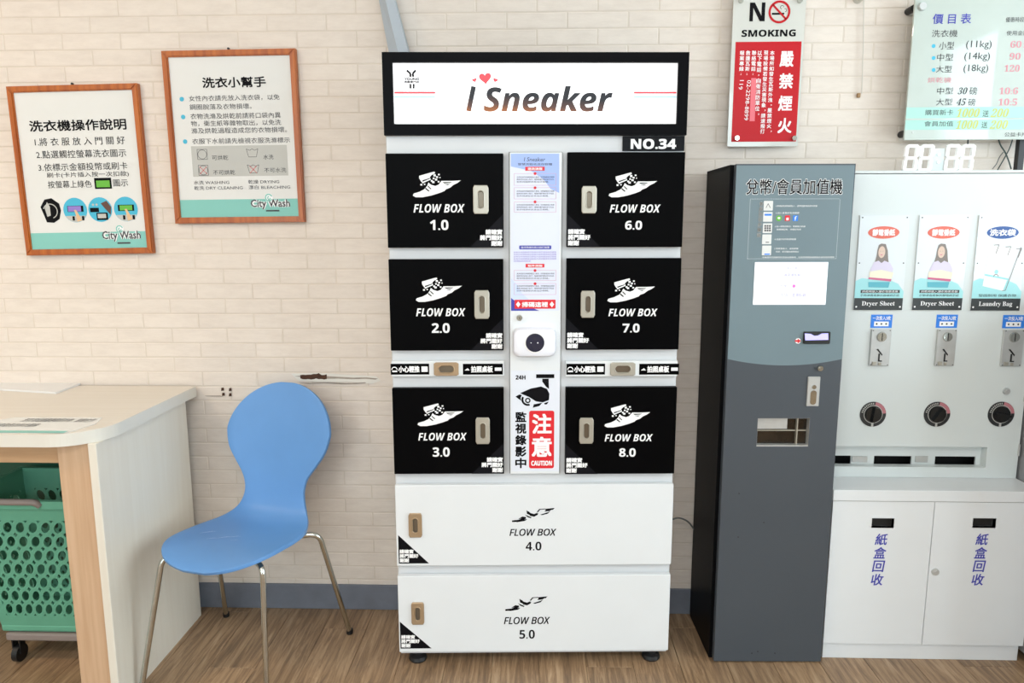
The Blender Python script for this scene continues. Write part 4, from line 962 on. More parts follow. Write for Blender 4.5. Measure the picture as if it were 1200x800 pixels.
# coin slots
coins = [((1020.3, 368.5, 1045.5, 384), (1018.8, 385.5, 1042, 428)), ((1097, 368.5, 1122, 384), (1096, 385.5, 1118.3, 428)), ((1174.8, 369, 1200.5, 384.5), (1173, 386, 1197, 428.5))]
for lb_, cm in coins:
    q = v_(*lb_); lo = ink(fp, 'blue_price_label', m_blue, lambda bm: flat(bm, rpts(*q), -.0006)); W_, H_ = q[1]-q[0], q[3]-q[2]
    ink(fp, 'price_label_white', m_white, lambda bm: [flat(bm, rpts(q[0]+W_*.16, q[1]-W_*.16, q[2]+H_*.12, q[2]+H_*.48), -.0010), text(bm, '一次投入3枚', (q[0]+W_*.08, q[1]-W_*.08, q[2]+H_*.58, q[3]-H_*.1), -.0010, .0002)])
    ink(fp, 'price_label_coins', m_grey, lambda bm: [flat(bm, ell(q[0]+W_*u, q[2]+H_*.3, .003, .003, 10), -.0014) for u in (.28, .5, .72)])
    q = v_(*cm); W_, H_ = q[1]-q[0], q[3]-q[2]
    bm = NB(); box(bm, q[0], q[1], -.008, 0, q[2], q[3], .001); c = obj('coin_mechanism', bm, m_steel, fp)
    bm = NB(); cyl(bm, q[0]+W_*.52, q[3]-H_*.2, W_*.26, -.012, -.008, 24, W_*.23); obj('coin_button', bm, m_chrome, c, smooth=True)
    bm = NB(); box(bm, q[0]+W_*.50, q[0]+W_*.54, -.0125, -.011, q[3]-H_*.30, q[3]-H_*.1); obj('coin_slot', bm, m_rubber, c); bm = NB(); prism(bm, [(q[0]+W_*.3, q[2]+H_*.46), (q[0]+W_*.38, q[2]+H_*.47), (q[0]+W_*.62, q[2]+H_*.32), (q[0]+W_*.60, q[2]+H_*.28)], -.0095, -.008)
    obj('reject_lever', bm, m_rubber, c); bm = NB(); box(bm, q[0]+W_*.42, q[0]+W_*.50, -.009, -.008, q[2]+H_*.14, q[2]+H_*.34); box(bm, q[0]+W_*.42, q[0]+W_*.62, -.009, -.008, q[2]+H_*.12, q[2]+H_*.15); obj('lever_slot', bm, m_rubber, c)
    bm = NB(); box(bm, q[0]+W_*.12, q[0]+W_*.34, -.012, -.008, q[2]+H_*.02, q[2]+H_*.12, .001); box(bm, q[0]+W_*.44, q[0]+W_*.58, -.012, -.008, q[2]+H_*.02, q[2]+H_*.10, .001); obj('coin_return', bm, m_nickel, c)
    bm = NB()
    for u, v in ((.08, .03), (.92, .03), (.08, .97), (.92, .97)): cyl(bm, q[0]+W_*u, q[2]+H_*v, .0016, -.009, -.008, 8)
    obj('screw', bm, m_rubber, c)
for (kx, ky), ang in (((1022.7, 485), 100), ((1097.7, 485), 125), ((1172.7, 485), 10)):
    cx, cz = VF.loc(kx, ky); rr_ = .0415*(1.0)
    bm = NB(); cyl(bm, cx, cz, rr_, -.003, 0, 36); kb = obj('dial', bm, mat('black_dial_ring', '26282a', .35, var=0), fp)
    ink(kb, 'dial_red_arc', mat('dusty_red_print', 'b5747c', .5, var=0), lambda bm: ring(bm, cx, cz, rr_*.72, rr_*.99, -.0034, 16, 5, 82))
    ink(kb, 'dial_marks', m_greylt, lambda bm: [ring(bm, cx, cz, rr_*.68, rr_*.73, -.0036, 36), flat(bm, rpts(cx-.004, cx+.003, cz-rr_*.99, cz-rr_*.72), -.0036), *[ring(bm, cx, cz, rr_*.80, rr_*.92, -.0036, 1, 90+j*9.5, 95+j*9.5) for j in range(9)]])
    bm = NB(); cyl(bm, cx, cz, rr_*.66, -.010, -.003, 32, rr_*.62)
    c0, s0 = math.cos(math.radians(-ang)), math.sin(math.radians(-ang)); L_ = rr_*.58; w_ = rr_*.15
    prism(bm, [(cx+c0*L_-s0*w_*.6, cz+s0*L_+c0*w_*.6), (cx-c0*L_-s0*w_, cz-s0*L_+c0*w_), (cx-c0*L_+s0*w_, cz-s0*L_-c0*w_), (cx+c0*L_+s0*w_*.6, cz+s0*L_-c0*w_*.6)], -.020, -.0095)
    obj('knob', bm, mat('black_knob', '121314', .25, var=0), kb, smooth=True)
cx, cz = VF.loc(1178.7, 458)
bm = NB(); cyl(bm, cx, cz, .0115, -.008, .001, 20, .010); cyl(bm, cx, cz, .005, -.010, -.008, 12); obj('key_lock', bm, m_steel, fp, smooth=True)
bm = NB(); box(bm, vw-.004, vw+.001, -.006, .02, .84, .88, .001); box(bm, vw-.004, vw+.001, -.006, .02, .66, .70, .001); obj('hinge', bm, m_steel, VM)

# ------------------------------------------------------------------ LED clock on the dispenser
LFc = Frame(0, 2.375); q = LFc.rect(1059, 169, 1142, 197); zb_ = vt+.0006
CK = LFc.root('led_clock', 'white skeleton digital clock reading four eights, on top of the dispenser', 'clock')
m_seg = mat('lit_white_segment', 'f4f6f6', .4, var=0, emit=.2)
Hc = LFc.loc(1100, 169)[1]-zb_
bm = NB(); box(bm, q[0]+.002, q[1]-.004, .006, .016, zb_, zb_+Hc*.06); box(bm, LFc.loc(1093, 183)[0], LFc.loc(1107, 183)[0], .004, .010, zb_, zb_+Hc*.85); obj('back_plate', bm, mat('pale_acrylic', 'cfdadb', .3, var=0), CK)
for px0, px1 in ((1058.5, 1074.5), (1076, 1092), (1106.3, 1122.5), (1124, 1140)):
    a0 = LFc.loc(px0, 195)[0]; a1 = LFc.loc(px1, 195)[0]; W_ = a1-a0; T = .0092; lean = .06
    bm = NB()
    def sl(P): return [(a+(z-zb_)*lean, z) for a, z in P]
    z0, z1, z2 = zb_, zb_+Hc/2, zb_+Hc
    c_b = .004
    for z in (z0+T/2, z1, z2-T/2): prism(bm, sl([(a0+.003, z), (a0+.003+T/2, z-T/2), (a1-.003-T/2, z-T/2), (a1-.003, z), (a1-.003-T/2, z+T/2), (a0+.003+T/2, z+T/2)]), 0, .012)
    for a in (a0+T/2, a1-T/2):
        for zz0, zz1 in ((z0, z1), (z1, z2)): prism(bm, sl([(a, zz0+.002), (a+T/2, zz0+T/2+.002), (a+T/2, zz1-T/2-.002), (a, zz1-.002), (a-T/2, zz1-T/2-.002), (a-T/2, zz0+T/2+.002)]), 0, .012)
    obj('digit', bm, m_seg, CK)
bm = NB(); ccx = LFc.loc(1100, 183)[0]
for f_ in (.34, .62): cyl(bm, ccx+.002, zb_+Hc*f_, .0045, .000, .005, 12)
obj('colon', bm, m_seg, CK)
# cables & pipe
def cable(name, pts, r, m_, label, cat):
    bm = NB(); tube(bm, bez(pts, 6), r, 8); return tag(obj(name, bm, m_, None, smooth=True), label, cat)
def W3(px, py, y): a, z = Frame(0, y).loc(px, py); return (a, y, z)
m_cab1 = mat('dark_green_cable', '2f3f3a', .5, var=0); m_cab2 = mat('grey_cable', '6d6f6c', .5, var=0)
cable('cable', [W3(1168, 155, 2.45), W3(1172, 170, 2.45), W3(1178, 178, 2.44), W3(1182, 188, 2.43), W3(1185, 198, 2.43)], .0022, m_cab1, 'dark green cable crossing the others beneath the price board', 'cable')
cable('cable', [W3(1189, 155, 2.455), W3(1184, 172, 2.455), W3(1180, 180, 2.45), W3(1172, 194, 2.44), W3(1169, 199, 2.44)], .0018, m_cab1, 'thin green cable slanting down left beneath the price board', 'cable')
cable('cable', [W3(1176, 178, 2.445), W3(1171, 184, 2.45), W3(1168, 192, 2.45), W3(1163, 198, 2.45)], .0014, m_cab2, 'thin grey cable curling at far left of the bundle beneath the price board', 'cable')
cable('cable', [W3(1134.5, 155, 2.45), W3(1134.5, 163, 2.43), W3(1134, 172, 2.392)], .0022, m_rubber, 'short black cable running into the digital clock', 'cable')
bm = NB(); a, z = Frame(0, 2.45).loc(1195, 182); box(bm, a-.011, a+.009, 2.44, 2.46, vt+.001, 1.95, .001); tag(obj('black_pipe', bm, m_rubber), 'black upright bar behind the price board at the right edge', 'pipe')
# pull cord
cable('pull_cord', [W3(1012.5, -60, 2.474), W3(1012.2, 40, 2.474), W3(1010, 110, 2.474)], .0016, mat('white_cord', 'cfc9bf', .6, var=0), 'thin white cord hanging down the bare wall between the two signs', 'cord')
bm = NB(); a, z = Frame(0, 2.47).loc(1007, 0); cyl(bm, a, z+.008, .016, 2.455, 2.485, 18, .013); tag(obj('ceiling_hook', bm, m_chrome, smooth=True), 'round chrome wall fitting beside the hanging cord', 'fitting')
bm = NB(); a, z = Frame(0, 2.475).loc(1006.5, 111.5); box(bm, a-.005, a+.006, 2.474, 2.4825, z-.007, z+.007, .002); tag(obj('cord_clip', bm, mat('brown_clip', '9a7a55', .7)), 'small brown clip at the lower end of the cord', 'clip')
cable('cable', [W3(786, 609, 2.44), W3(795, 606, 2.44), W3(806, 610, 2.45), W3(815, 622, 2.46)], .003, m_cab2, 'grey cable sagging between locker and change machine near the floor', 'cable')
# duct above the locker
DF = Frame(0, 2.455)
def duct():
    bm = NB(); P = [DF.loc(*p) for p in ((441.5, -14), (450, -14), (468.5, 63), (456, 63))]; Qp = [DF.loc(*p) for p in ((449.5, -14), (459.5, -14), (480, 63), (468, 63))]
    # L-shaped tray: shaded left flange turned back, bright right flange facing the room
    f0 = [bm.verts.new((a, 2.452, z)) for a, z in P]; 
    fr_ = [bm.verts.new((a, 2.430, z)) for a, z in Qp]
    bm.faces.new((f0[0], fr_[0], fr_[3], f0[3])); bm.faces.new((fr_[0], fr_[1], fr_[2], fr_[3]))
    bk = [bm.verts.new((fr_[1].co.x, 2.478, fr_[1].co.z)), bm.verts.new((fr_[2].co.x, 2.478, fr_[2].co.z)), bm.verts.new((f0[0].co.x, 2.478, f0[0].co.z)), bm.verts.new((f0[3].co.x, 2.478, f0[3].co.z))]
    bm.faces.new((fr_[1], bk[0], bk[1], fr_[2])); bm.faces.new((f0[0], f0[3], bk[3], bk[2])); bm.faces.new((bk[0], bk[2], bk[3], bk[1]))
    bm.faces.new((f0[0], bk[2], bk[0], fr_[1], fr_[0])); bm.faces.new((f0[3], fr_[3], fr_[2], bk[1], bk[3]))
    return bm
tag(obj('cable_duct', duct(), mat('grey_duct', 'a9b2bb', .45, var=.03)), 'slanting grey duct on the wall above the locker sign box', 'duct')

# ------------------------------------------------------------------ no smoking sign
NF = Frame(0, 2.452)
NS = NF.root('no_smoking_sign', 'red and clear no smoking plate on metal standoffs', 'sign')
def quadmap(fr, tl, tr, br, bl, y):
    TL, TR, BR, BL = [Vector(fr.loc(*p, y)) for p in (tl, tr, br, bl)]
    w = ((TR-TL).x+(BR-BL).x)/2; x0 = (TL.x+BL.x)/2; z1 = (TL.y+TR.y)/2; z0 = (BL.y+BR.y)/2
    return x0, x0+w, z0, z1
a0, a1, z0, z1 = quadmap(NF, (858, 0), (944, 0), (935.5, 172), (854, 171), 0); z1 += .018
bm = NB(); prism(bm, rrect(a0, a1, z0, z1, .004, 3), 0, .006); pl = obj('plate', bm, m_smoke, NS)
N = lambda *q: NF.rect(*q, 0)
rq = quadmap(NF, (861, 48.7), (939, 49), (933, 166.5), (858, 165.5), 0)
ink(pl, 'red_field', m_redsign, lambda bm: flat(bm, rpts(*rq), -.0005))
def f(bm):
    text(bm, SB('N'), N(878.5, 3, 896.5, 25), -.0006, .0005, 0, 2); text(bm, SB('SMOKING'), N(869, 34.8, 932.5, 43), -.0006, .0004, 0, 4)
    bm.cut(); flat(bm, rpts(*N(904.5, 15, 919, 17.3)), -.0004); bm.cut()
    c = NF.loc(915, 9)
    ring(bm, *NF.loc(916.5, 8.5), .0045, .006, -.0004, 12, 0, 260); ring(bm, *NF.loc(920, 12), .004, .0055, -.0004, 12, -90, 120)
ink(pl, 'black_lettering', m_black, f)
def f(bm):
    c = NF.loc(913.3, 14); ring(bm, *c, .0275, .0345, -.0008, 36)
    strokeline(bm, [(c[0]-.0215, c[1]+.0215), (c[0]+.0215, c[1]-.0215)], .006, -.0008)
ink(pl, 'prohibition_ring', m_redsign, f)
def f(bm):
    for ch, y0, y1, X in (('嚴', 60, 78.3, 913.7), ('禁', 86, 103.8, 913), ('煙', 112, 130, 912), ('火', 138.3, 156, 911.3)): text(bm, ch, N(X, y0, X+16.3, y1), -.0009, .0012, 0, 3)
    for s, X, y0, y1 in (('本場所如發生瓦斯外洩，嚴禁煙火，', 902.3, 59, 157), ('現場設備若發生災害現象，請速撥打', 895, 59, 157), ('以下電話，自衛消防單位。', 887.7, 59, 137), ('聯絡電話：', 881, 59, 90), ('救護瓦斯：', 874, 59, 90), ('報案專線：', 867, 59, 90)):
        n = len(s); h = (y1-y0)/n
        for k, ch in enumerate(s):
            if ch in '，。：': text(bm, ch, N(X+.5, y0+k*h+h*.35, X+2, y0+k*h+h*.65), -.0009); continue
            xx = X-(y0+k*h-59)*.045; text(bm, ch, N(xx, y0+k*h+.4, xx+5.2, y0+(k+1)*h-.5), -.0009, .0002)
    for s, X, y0, y1 in (('02-2298-8899', 877.5, 94, 141), ('119', 870, 94, 105)):
        q = N(X-4.6, y0, X, y1); bm2 = textmesh(s, 0, 2); W_, H_ = q[1]-q[0], q[3]-q[2]; off = len(bm.verts)
        vs = [bm.verts.new((q[0]+v*W_+(1-u)*.004, -.0009, q[3]-u*H_)) for u, v in bm2[0]]
        for fc in bm2[1]:
            try: bm.faces.new([vs[i] for i in fc])
            except ValueError: pass
ink(pl, 'white_lettering', m_white, f)
ink(pl, 'pale_strip', mat('pink_strip', 'e8707a', .4, var=0), lambda bm: flat(bm, [NF.loc(a, b) for a, b in ((880.3, 91.5), (886.3, 91.5), (884.3, 142), (878.3, 142))], -.0009))
for px, py in ((868, 1), (937, 1), (863, 162), (930, 162)):
    c = NF.loc(px, py); bm = NB(); cyl(bm, *c, .0085, -.010, 0, 18, .0075); cyl(bm, *c, .006, .006, .030, 12); obj('standoff', bm, m_chrome, NS, smooth=True)

# ------------------------------------------------------------------ price board
BF = Frame(0, 2.42)
PB = BF.root('price_board', 'large glossy acrylic price board on standoffs at top right', 'sign')
a0, a1, z0, z1 = BF.loc(1060.5, 163)[0]-.004, 1.96, BF.loc(1130, 163.7)[1], BF.loc(1100, -5)[1]
a0 = (BF.loc(1060.5, 163)[0]+BF.loc(1071.5, 0)[0])/2
bm = NB(); box(bm, a0, a1, 0, .008, z0, z1, .001); bd = obj('board', bm, m_acrylic, PB)
B = lambda *q: BF.rect(*q, 0)
sk = lambda x, y: x-(y-80)*.075
def bt(bm, s, x0, y0, x1, y1, **k): text(bm, s, B(x0, y0, x1, y1), -.0006, **k)
ink(bd, 'title_lettering', m_navy, lambda bm: bt(bm, '價 目 表', 1093, 16, 1138, 28, bold=.0004))
def f(bm):
    bt(bm, '洗衣機', 1092, 35, 1122, 43.5); bt(bm, '小型', 1100.5, 49, 1118, 58); bt(bm, '中型', 1098, 63, 1117, 71.5); bt(bm, '大型', 1097, 77, 1115.5, 85)
    bt(bm, '(11kg)', 1132, 47.5, 1162, 58); bt(bm, '(14kg)', 1130, 61.5, 1160, 72); bt(bm, '(18kg)', 1129, 75.5, 1158, 86)
    bt(bm, '中型', 1098, 102.5, 1117, 110.5); bt(bm, '大型', 1097, 115.5, 1116, 123.5)
    for s, x, y0 in (('𝟑𝟎', 1122.5, 102.5), ('𝟒𝟓', 1121, 115.5)): bt(bm, s, x, y0, x+11, y0+8, shear=.25)
    bt(bm, '磅', 1136, 102, 1145, 111); bt(bm, '磅', 1134.5, 115.5, 1143, 124)
    bt(bm, '優惠時段', 1178.5, 20, 1200, 26); bt(bm, '使用金額', 1179.5, 36, 1205, 41.5); bt(bm, '公益卡片', 1177, 155, 1203, 160)
    bt(bm, '購買新卡', 1084, 128.5, 1117, 135); bt(bm, '會員加值', 1083, 142, 1117, 148); bt(bm, '送', 1151.5, 129, 1158.5, 137); bt(bm, '送', 1150, 142.5, 1157, 150)
ink(bd, 'dark_lettering', m_grey, f)
def f(bm):
    bt(bm, '烘乾機', 1087, 90.5, 1115, 97)
    for s, x0, x1, y0 in (('𝟔𝟎', 1184, 1197, 48), ('𝟗𝟎', 1183, 1196, 62), ('𝟏𝟐𝟎', 1177, 1195, 76), ('𝟏𝟎:𝟔', 1171, 1193, 102.5), ('𝟏𝟎:𝟓', 1170, 1192, 115.5)): bt(bm, s, x0, y0, x1, y0+8)
    bt(bm, '元', 1199, 48, 1208, 56)
ink(bd, 'pink_lettering', mat('rose_print', 'd48a94', .4, var=0), f)
ink(bd, 'aqua_band', mat('pale_aqua_band', 'a5d3c8', .4, var=0), lambda bm: [(bm.cut(), flat(bm, rpts(a0, a1, BF.loc(1110, y1)[1], BF.loc(1110, y0)[1]), -.0003)) for y0, y1 in ((125.5, 138.5), (140.5, 152))])
m_ye = mat('yellow_print', 'c3c35a', .4, var=0)
ink(bd, 'yellow_lettering', m_ye, lambda bm: [bt(bm, s, x0, y0, x1, y0+10, shear=.25) for s, x0, x1, y0 in (('𝟏𝟎𝟎𝟎', 1121, 1148, 127.3), ('𝟐𝟎𝟎', 1161, 1182, 127.3), ('𝟏𝟎𝟎𝟎', 1120.5, 1146, 141), ('𝟐𝟎𝟎', 1160, 1181, 141))])
ink(bd, 'blue_bullet', m_cyan, lambda bm: [(bm.cut(), flat(bm, ell(*BF.loc(1094, y_), .006, .006, 14), -.0006)) for y_ in (54, 68, 82)])
for px, py in ((1080, 8), (1069.5, 155)):
    c = BF.loc(px, py); bm = NB(); cyl(bm, *c, .013, -.010, 0, 20, .011) if py < 50 else cyl(bm, *c, .0028, -.001, 0, 10)
    cyl(bm, *c, .010, .008, .062, 14); so = obj('standoff', bm, m_steel, PB, smooth=True)
for dz_, py in ((0, 12), (0, 157)):
    c = BF.loc(1067 if py < 50 else 1058.5, py, .045); bm = NB(); cyl(bm, *c, .011, .022, .062, 14); obj('wall_spacer', bm, m_rubber, PB, smooth=True)

# ------------------------------------------------------------------ neighbouring machine
GF = Frame(1.588, 1.80); GM = GF.root('washing_machine', 'grey steel machine whose left side edges the right of the view', 'machine')
bm = NB(); box(bm, 0, .6, 0, .66, .03, 1.20, .006); obj('body', bm, mat('grey_steel_panel', '8f9092', .4, .3, var=.03), GM)
bm = NB(); cyl(bm, .3, .62, .2, -.03, .002, 32, .17); obj('door', bm, m_chrome, GM, smooth=True)
bm = NB(); box(bm, .03, .57, -.004, .002, .98, 1.16, .002); obj('control_panel', bm, m_rubber, GM)
for fx in (.04, .56):
    for fy in (.04, .36, .62):
        bm = NB(); lathe(bm, fx, fy, ((.02, 0), (.022, .008), (.01, .012), (.01, .032)), 14); obj('foot', bm, m_steel, GM, smooth=True)

# ------------------------------------------------------------------ chair
th = math.radians(14)
CHF = Frame(-.935, 2.12, -th)
CHR = CHF.root('chair', 'blue moulded plywood chair with a round backrest and chrome legs', 'chair')
prof = [(-.2215, .434), (-.205, .442), (-.17, .449), (-.12, .452), (-.06, .449), (0, .443), (.06, .439), (.11, .440), (.145, .450), (.170, .470), (.186, .500), (.197, .535), (.208, .575), (.220, .615), (.234, .660), (.250, .710), (.266, .760), (.280, .805), (.291, .840), (.2985, .862), (.302, .874)]
hw_ = [0, .125, .170, .180, .187, .187, .180, .164, .146, .128, .115, .112, .124, .152, .181, .195, .2, .2, .2, .2, .2]
def half_width(t, y, z):
    if t < 4: return .187*max(1-(abs(y+.06)/.163)**2.3, 0)**(1/2.4)
    if t > 14.6: return min(crp(T_, hw_, t), .197*max(1-(max(z-.705, 0)/.170)**2, 0)**.5) if z > .705 else crp(T_, hw_, t)
    return crp(T_, hw_, t)
import bisect
def crp(T, V, t):
    i = min(max(bisect.bisect(T, t)-1, 0), len(T)-2); u = (t-T[i])/(T[i+1]-T[i]); g = lambda k: V[min(max(k, 0), len(V)-1)]
    p0, p1, p2, p3 = g(i-1), g(i), g(i+1), g(i+2)
    return .5*(2*p1+(p2-p0)*u+(2*p0-5*p1+4*p2-p3)*u*u+(3*p1-p0-3*p2+p3)*u**3)
T_ = list(range(len(prof))); NY, NX = 110, 16
bm = NB(); G = []
for i in range(NY+1):
    t = i/NY*(len(prof)-1); y_ = crp(T_, [p[0] for p in prof], t); z_ = crp(T_, [p[1] for p in prof], t); w = max(half_width(t, y_, z_), .006)
    sb = min(max((t-8)/4, 0), 1)
    row = []
    for j in range(NX+1):
        u = -1+2*j/NX; x_ = w*u
        row.append(bm.verts.new((x_+.014+(1-sb)*.008, y_-sb*.020*(x_/.18)**2, z_+(1-sb)*.012*(x_/.2)**2 - (1-sb)*.0*u)))
    G.append(row)
for i in range(NY):
    for j in range(NX): bm.faces.new((G[i][j], G[i][j+1], G[i+1][j+1], G[i+1][j]))
sh = obj('seat_shell', bm, m_blueltt, CHR, smooth=True)
sd = sh.modifiers.new('thickness', 'SOLIDIFY'); sd.thickness = .011; sd.offset = -1
bv = sh.modifiers.new('round', 'BEVEL'); bv.width = .003; bv.segments = 2; bv.limit_method = 'ANGLE'; bv.angle_limit = math.radians(50)
bm = NB(); box(bm, -.09, .09, -.08, .08, .415, .428, .004); obj('mounting_plate', bm, m_rubber, CHR)
def CL(x, y): dx, dy = x-CHF.o.x, y-CHF.o.y; return (dx*CHF.c+dy*CHF.s, -dx*CHF.s+dy*CHF.c)
for sx2, sy2, mid, foot in ((-1, -1, CL(-1.105, 1.996), CL(-1.193, 1.975)), (1, -1, CL(-.782, 1.941), CL(-.795, 1.945)), (-1, 1, CL(-1.075, 2.27), CL(-1.118, 2.415)), (1, 1, CL(-.686, 2.171), CL(-.639, 2.316))):
    mid = (mid[0], mid[1], .428)
    bm = NB(); ft = Vector((foot[0], foot[1], .006)); md = Vector(mid)
    tube(bm, corner([(sx2*.03, sy2*.03, .415), md+Vector((0, 0, .004)), ft], .035, 8), .0085, 12)
    lg = obj('leg', bm, m_chrome, CHR, smooth=True)
    bm = NB(); lathe(bm, foot[0], foot[1], ((.0105, 0), (.0115, .003), (.0115, .016), (.009, .018)), 14); obj('leg_cap', bm, m_rubber, lg, smooth=True)
def f(bm):
    for x0, y0, L in ((-.06, -.06, .03), (-.03, -.045, .035), (.0, -.03, .03), (.02, -.05, .02), (-.11, -.03, .045)):
        for k in range(3):
            a = x0+k*.006; bm.faces.new([bm.verts.new(p) for p in ((a, y0+k*.004, .4530), (a+.0016, y0+k*.004, .4530), (a+L*.6, y0+L*.7, .4500), (a+L*.6-.0016, y0+L*.7, .4500))])
sc_ = NB(); f(sc_); obj('scratches', sc_, mat('pale_scratch', 'b9cfee', .6, var=0), sh)

# ------------------------------------------------------------------ desk
DZ = .845; DT = .036
DK = Frame(-1.22, 1.905).root('desk', 'cream laminate desk with rounded corner and tan front leg', 'desk')
ox, oy = -1.22, 1.905
def dobj(n, bm, m_, par=DK, **k):
    for v in bm.verts: v.co -= Vector((ox, oy, 0))
    return obj(n, bm, m_, par, **k)
x1, yf, yb = -1.196, 1.862, 2.470; r = .135
pts = [(-2.6, yf)]+[(x1-r+r*math.sin(math.radians(a)), yf+r-r*math.cos(math.radians(a))) for a in range(0, 91, 6)]+[(x1, yb), (-2.6, yb)]
bm = NB(); hprism(bm, pts, DZ-.0015, DZ); top = dobj('tabletop', bm, m_desktop)
bm = NB(); hprism(bm, pts, DZ-DT, DZ-.0015); dobj('edge_band', bm, m_edge)
bm = NB(); box(bm, -1.236, -1.212, 1.898, 2.42, 0, DZ-DT, .0015); dobj('side_panel', bm, m_desk)
bm = NB(); box(bm, -1.328, -1.238, 1.905, 1.928, 0, DZ-DT, .001); dobj('leg', bm, m_tan)
bm = NB(); box(bm, -2.58, -1.330, 1.915, 1.936, DZ-DT-.062, DZ-DT, .001); dobj('apron', bm, m_tanx)
bm = NB(); box(bm, -2.6, -2.576, 1.898, 2.42, 0, DZ-DT, .0015); dobj('side_panel', bm, m_desk)
# printed sheet taped on the desk, white sheaf
zt_ = DZ
def fl(px, py, z=DZ):
    d = FW + RT*((px-600)/FPX) - UP*((py-400)/FPX); t = (z-CH)/d.z; p = CAM+d*t; return (p.x, p.y)
def hsheet(name, P, z, h, m_, label, cat):
    bm = NB(); hprism(bm, [fl(*p) for p in P], z, z+h); return tag(obj(name, bm, m_), label, cat)
hsheet('paper_stack', [(-24, 456), (66, 461.5), (95, 450.5), (20, 442)], DZ+.0004, .006, mat('white_paper_blank', 'e3e3e3', .5, var=.01), 'blank white paper lying at the back of the desk against the wall', 'paper')
ns = hsheet('printed_notice', [(-40, 498), (18, 489), (120, 489.5), (112, 497), (78, 507.5), (-40, 507.5)], DZ+.0003, .0006, mat('laminated_sheet', 'dde1e0', .2, var=.01, coat=.5), 'laminated notice with print taped flat on the front of the desk', 'notice')
def htext(bm, s, x0, x1_, y0, y1, z, res=2):
    V, F_ = textmesh(s, 0, res); vs = [bm.verts.new((x0+u*(x1_-x0), y0+v*(y1-y0), z)) for u, v in V]
    for q in F_:
        try: bm.faces.new([vs[i] for i in q])
        except ValueError: pass
bm = NB(); p0 = fl(22, 494.5); p1 = fl(116, 490.5)
htext(bm, '洗衣完成請盡速取回衣物，謝謝合作', p0[0], p1[0], p0[1], p1[1]-.002, DZ+.0013)
q0 = fl(-30, 500); q1 = fl(50, 496.5); htext(bm, '本店提供自助洗衣烘衣服務', q0[0], q1[0], q0[1], q1[1], DZ+.0013)
obj('lettering', bm, m_grey, ns)
bm = NB(); q0 = fl(-40, 507); q1 = fl(80, 505.2); bm.faces.new([bm.verts.new(p) for p in ((q0[0], q0[1], DZ+.0013), (q1[0], q0[1], DZ+.0013), (q1[0], q1[1], DZ+.0013), (q0[0], q1[1], DZ+.0013))]); obj('teal_line', bm, m_teal, ns)

# ------------------------------------------------------------------ laundry basket on a castor base
BX = Frame(-1.56, 2.20); BK = BX.root('laundry_basket', 'green perforated plastic laundry basket under the desk', 'basket')
zb0, zb1 = .130, .570; wb, wt = .150, .205; db, dt_ = .09, .145     # half widths, half depths at bottom/top
def wallmesh(P00, P10, P11, P01, nu, nv, hx, hz, skew, mu=.09, mv0=.10, mv1=.13, dome=0):
    bm = NB(); P00, P10, P11, P01 = map(Vector, (P00, P10, P11, P01))
    S = lambda u, v: (P00*(1-u)+P10*u)*(1-v)+(P01*(1-u)+P11*u)*v
    us = [0, mu]+[mu+(1-2*mu)*i/nu for i in range(1, nu)]+[1-mu, 1]; vs = [0, mv0]+[mv0+(1-mv0-mv1)*j/nv for j in range(1, nv)]+[1-mv1, 1]
    n = 16
    for i in range(len(us)-1):
        for j in range(len(vs)-1):
            u0, u1, v0, v1 = us[i], us[i+1], vs[j], vs[j+1]
            if i in (0, len(us)-2) or j in (0, len(vs)-2):
                bm.faces.new([bm.verts.new(S(*p)) for p in ((u0, v0), (u1, v0), (u1, v1), (u0, v1))]); continue
            cu, cv = (u0+u1)/2, (v0+v1)/2; O, I = [], []
            for k in range(n):
                t = 2*PI*(k+.5)/n; c, s = math.cos(t), math.sin(t); q = 1/max(abs(c), abs(s))
                O.append(bm.verts.new(S(cu+(u1-u0)/2*c*q, cv+(v1-v0)/2*s*q)))
                I.append(bm.verts.new(S(cu+(u1-u0)*hx*(c+skew*s), cv+(v1-v0)*hz*s)))
            for k in range(n):
                bm.faces.new((O[k], O[(k+1) % n], I[(k+1) % n], I[k]))
    bmesh.ops.remove_doubles(bm, verts=bm.verts, dist=.0002)
    return bm
def crn(w, d, z): return [(-w, -d, z), (w, -d, z), (w, d, z), (-w, d, z)]
B0 = crn(wb, db, zb0); B1 = crn(wt, dt_, zb1)
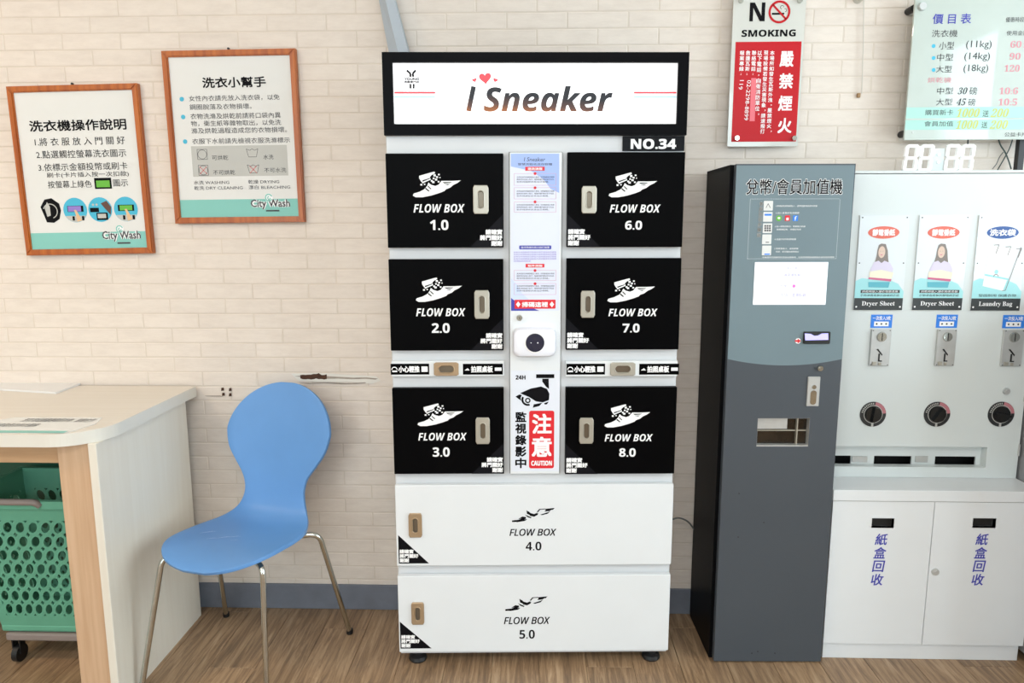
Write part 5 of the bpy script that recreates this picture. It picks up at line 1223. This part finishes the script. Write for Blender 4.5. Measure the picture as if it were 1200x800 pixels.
for k, (i, j) in enumerate(((0, 1), (1, 2), (2, 3), (3, 0))):
    o = obj('basket_wall', wallmesh(B0[i], B0[j], B1[j], B1[i], 8 if k % 2 == 0 else 5, 7, .33, .37, .32), m_green, BK)
    m_ = o.modifiers.new('thickness', 'SOLIDIFY'); m_.thickness = .004; m_.offset = 0
bm = NB(); box(bm, -wb-.004, wb+.004, -db-.004, db+.004, zb0-.016, zb0+.012, .008, 2); obj('basket_floor', bm, m_green, BK)
bm = NB(); panel(bm, -wt-.014, wt+.014, -dt_-.014, dt_+.014, 0, .024, [(-wt+.002, wt-.002, -dt_+.002, dt_-.002)])
for v in bm.verts: v.co = Vector((v.co.x, v.co.z, zb1-.012+v.co.y))
obj('rim', bm, m_green, BK)
bm = NB(); tube(bm, corner([(-.13, -dt_-.012, zb1-.002), (-.12, -dt_-.020, zb1+.012), (.055, -dt_-.020, zb1+.012), (.065, -dt_-.012, zb1-.002)], .01), .010, 10); obj('handle', bm, m_dgrey, BK, smooth=True)
BS = Frame(-1.56, 2.20); CBs = BS.root('castor_base', 'grey castor dolly underneath the green basket', 'dolly')
bm = NB(); box(bm, -wb+.012, wb+.0, -db-.01, db+.01, .086, .112, .006, 2); obj('platform', bm, m_dgrey, CBs)
for fx in (-.12, .12):
    for fy in (-.07, .07):
        bm = NB()
        cyl(bm, 0, 0, .028, -.009, .009, 18)
        for v in bm.verts: v.co = Vector((fx+v.co.y, fy+v.co.x, .028+v.co.z))
        cw_ = obj('castor', bm, m_rubber, CBs, smooth=True)
        bm = NB(); box(bm, fx-.014, fx-.010, fy-.012, fy+.012, .03, .086); box(bm, fx+.010, fx+.014, fy-.012, fy+.012, .03, .086); box(bm, fx-.014, fx+.014, fy-.014, fy+.014, .078, .086); obj('fork', bm, m_rubber, cw_)
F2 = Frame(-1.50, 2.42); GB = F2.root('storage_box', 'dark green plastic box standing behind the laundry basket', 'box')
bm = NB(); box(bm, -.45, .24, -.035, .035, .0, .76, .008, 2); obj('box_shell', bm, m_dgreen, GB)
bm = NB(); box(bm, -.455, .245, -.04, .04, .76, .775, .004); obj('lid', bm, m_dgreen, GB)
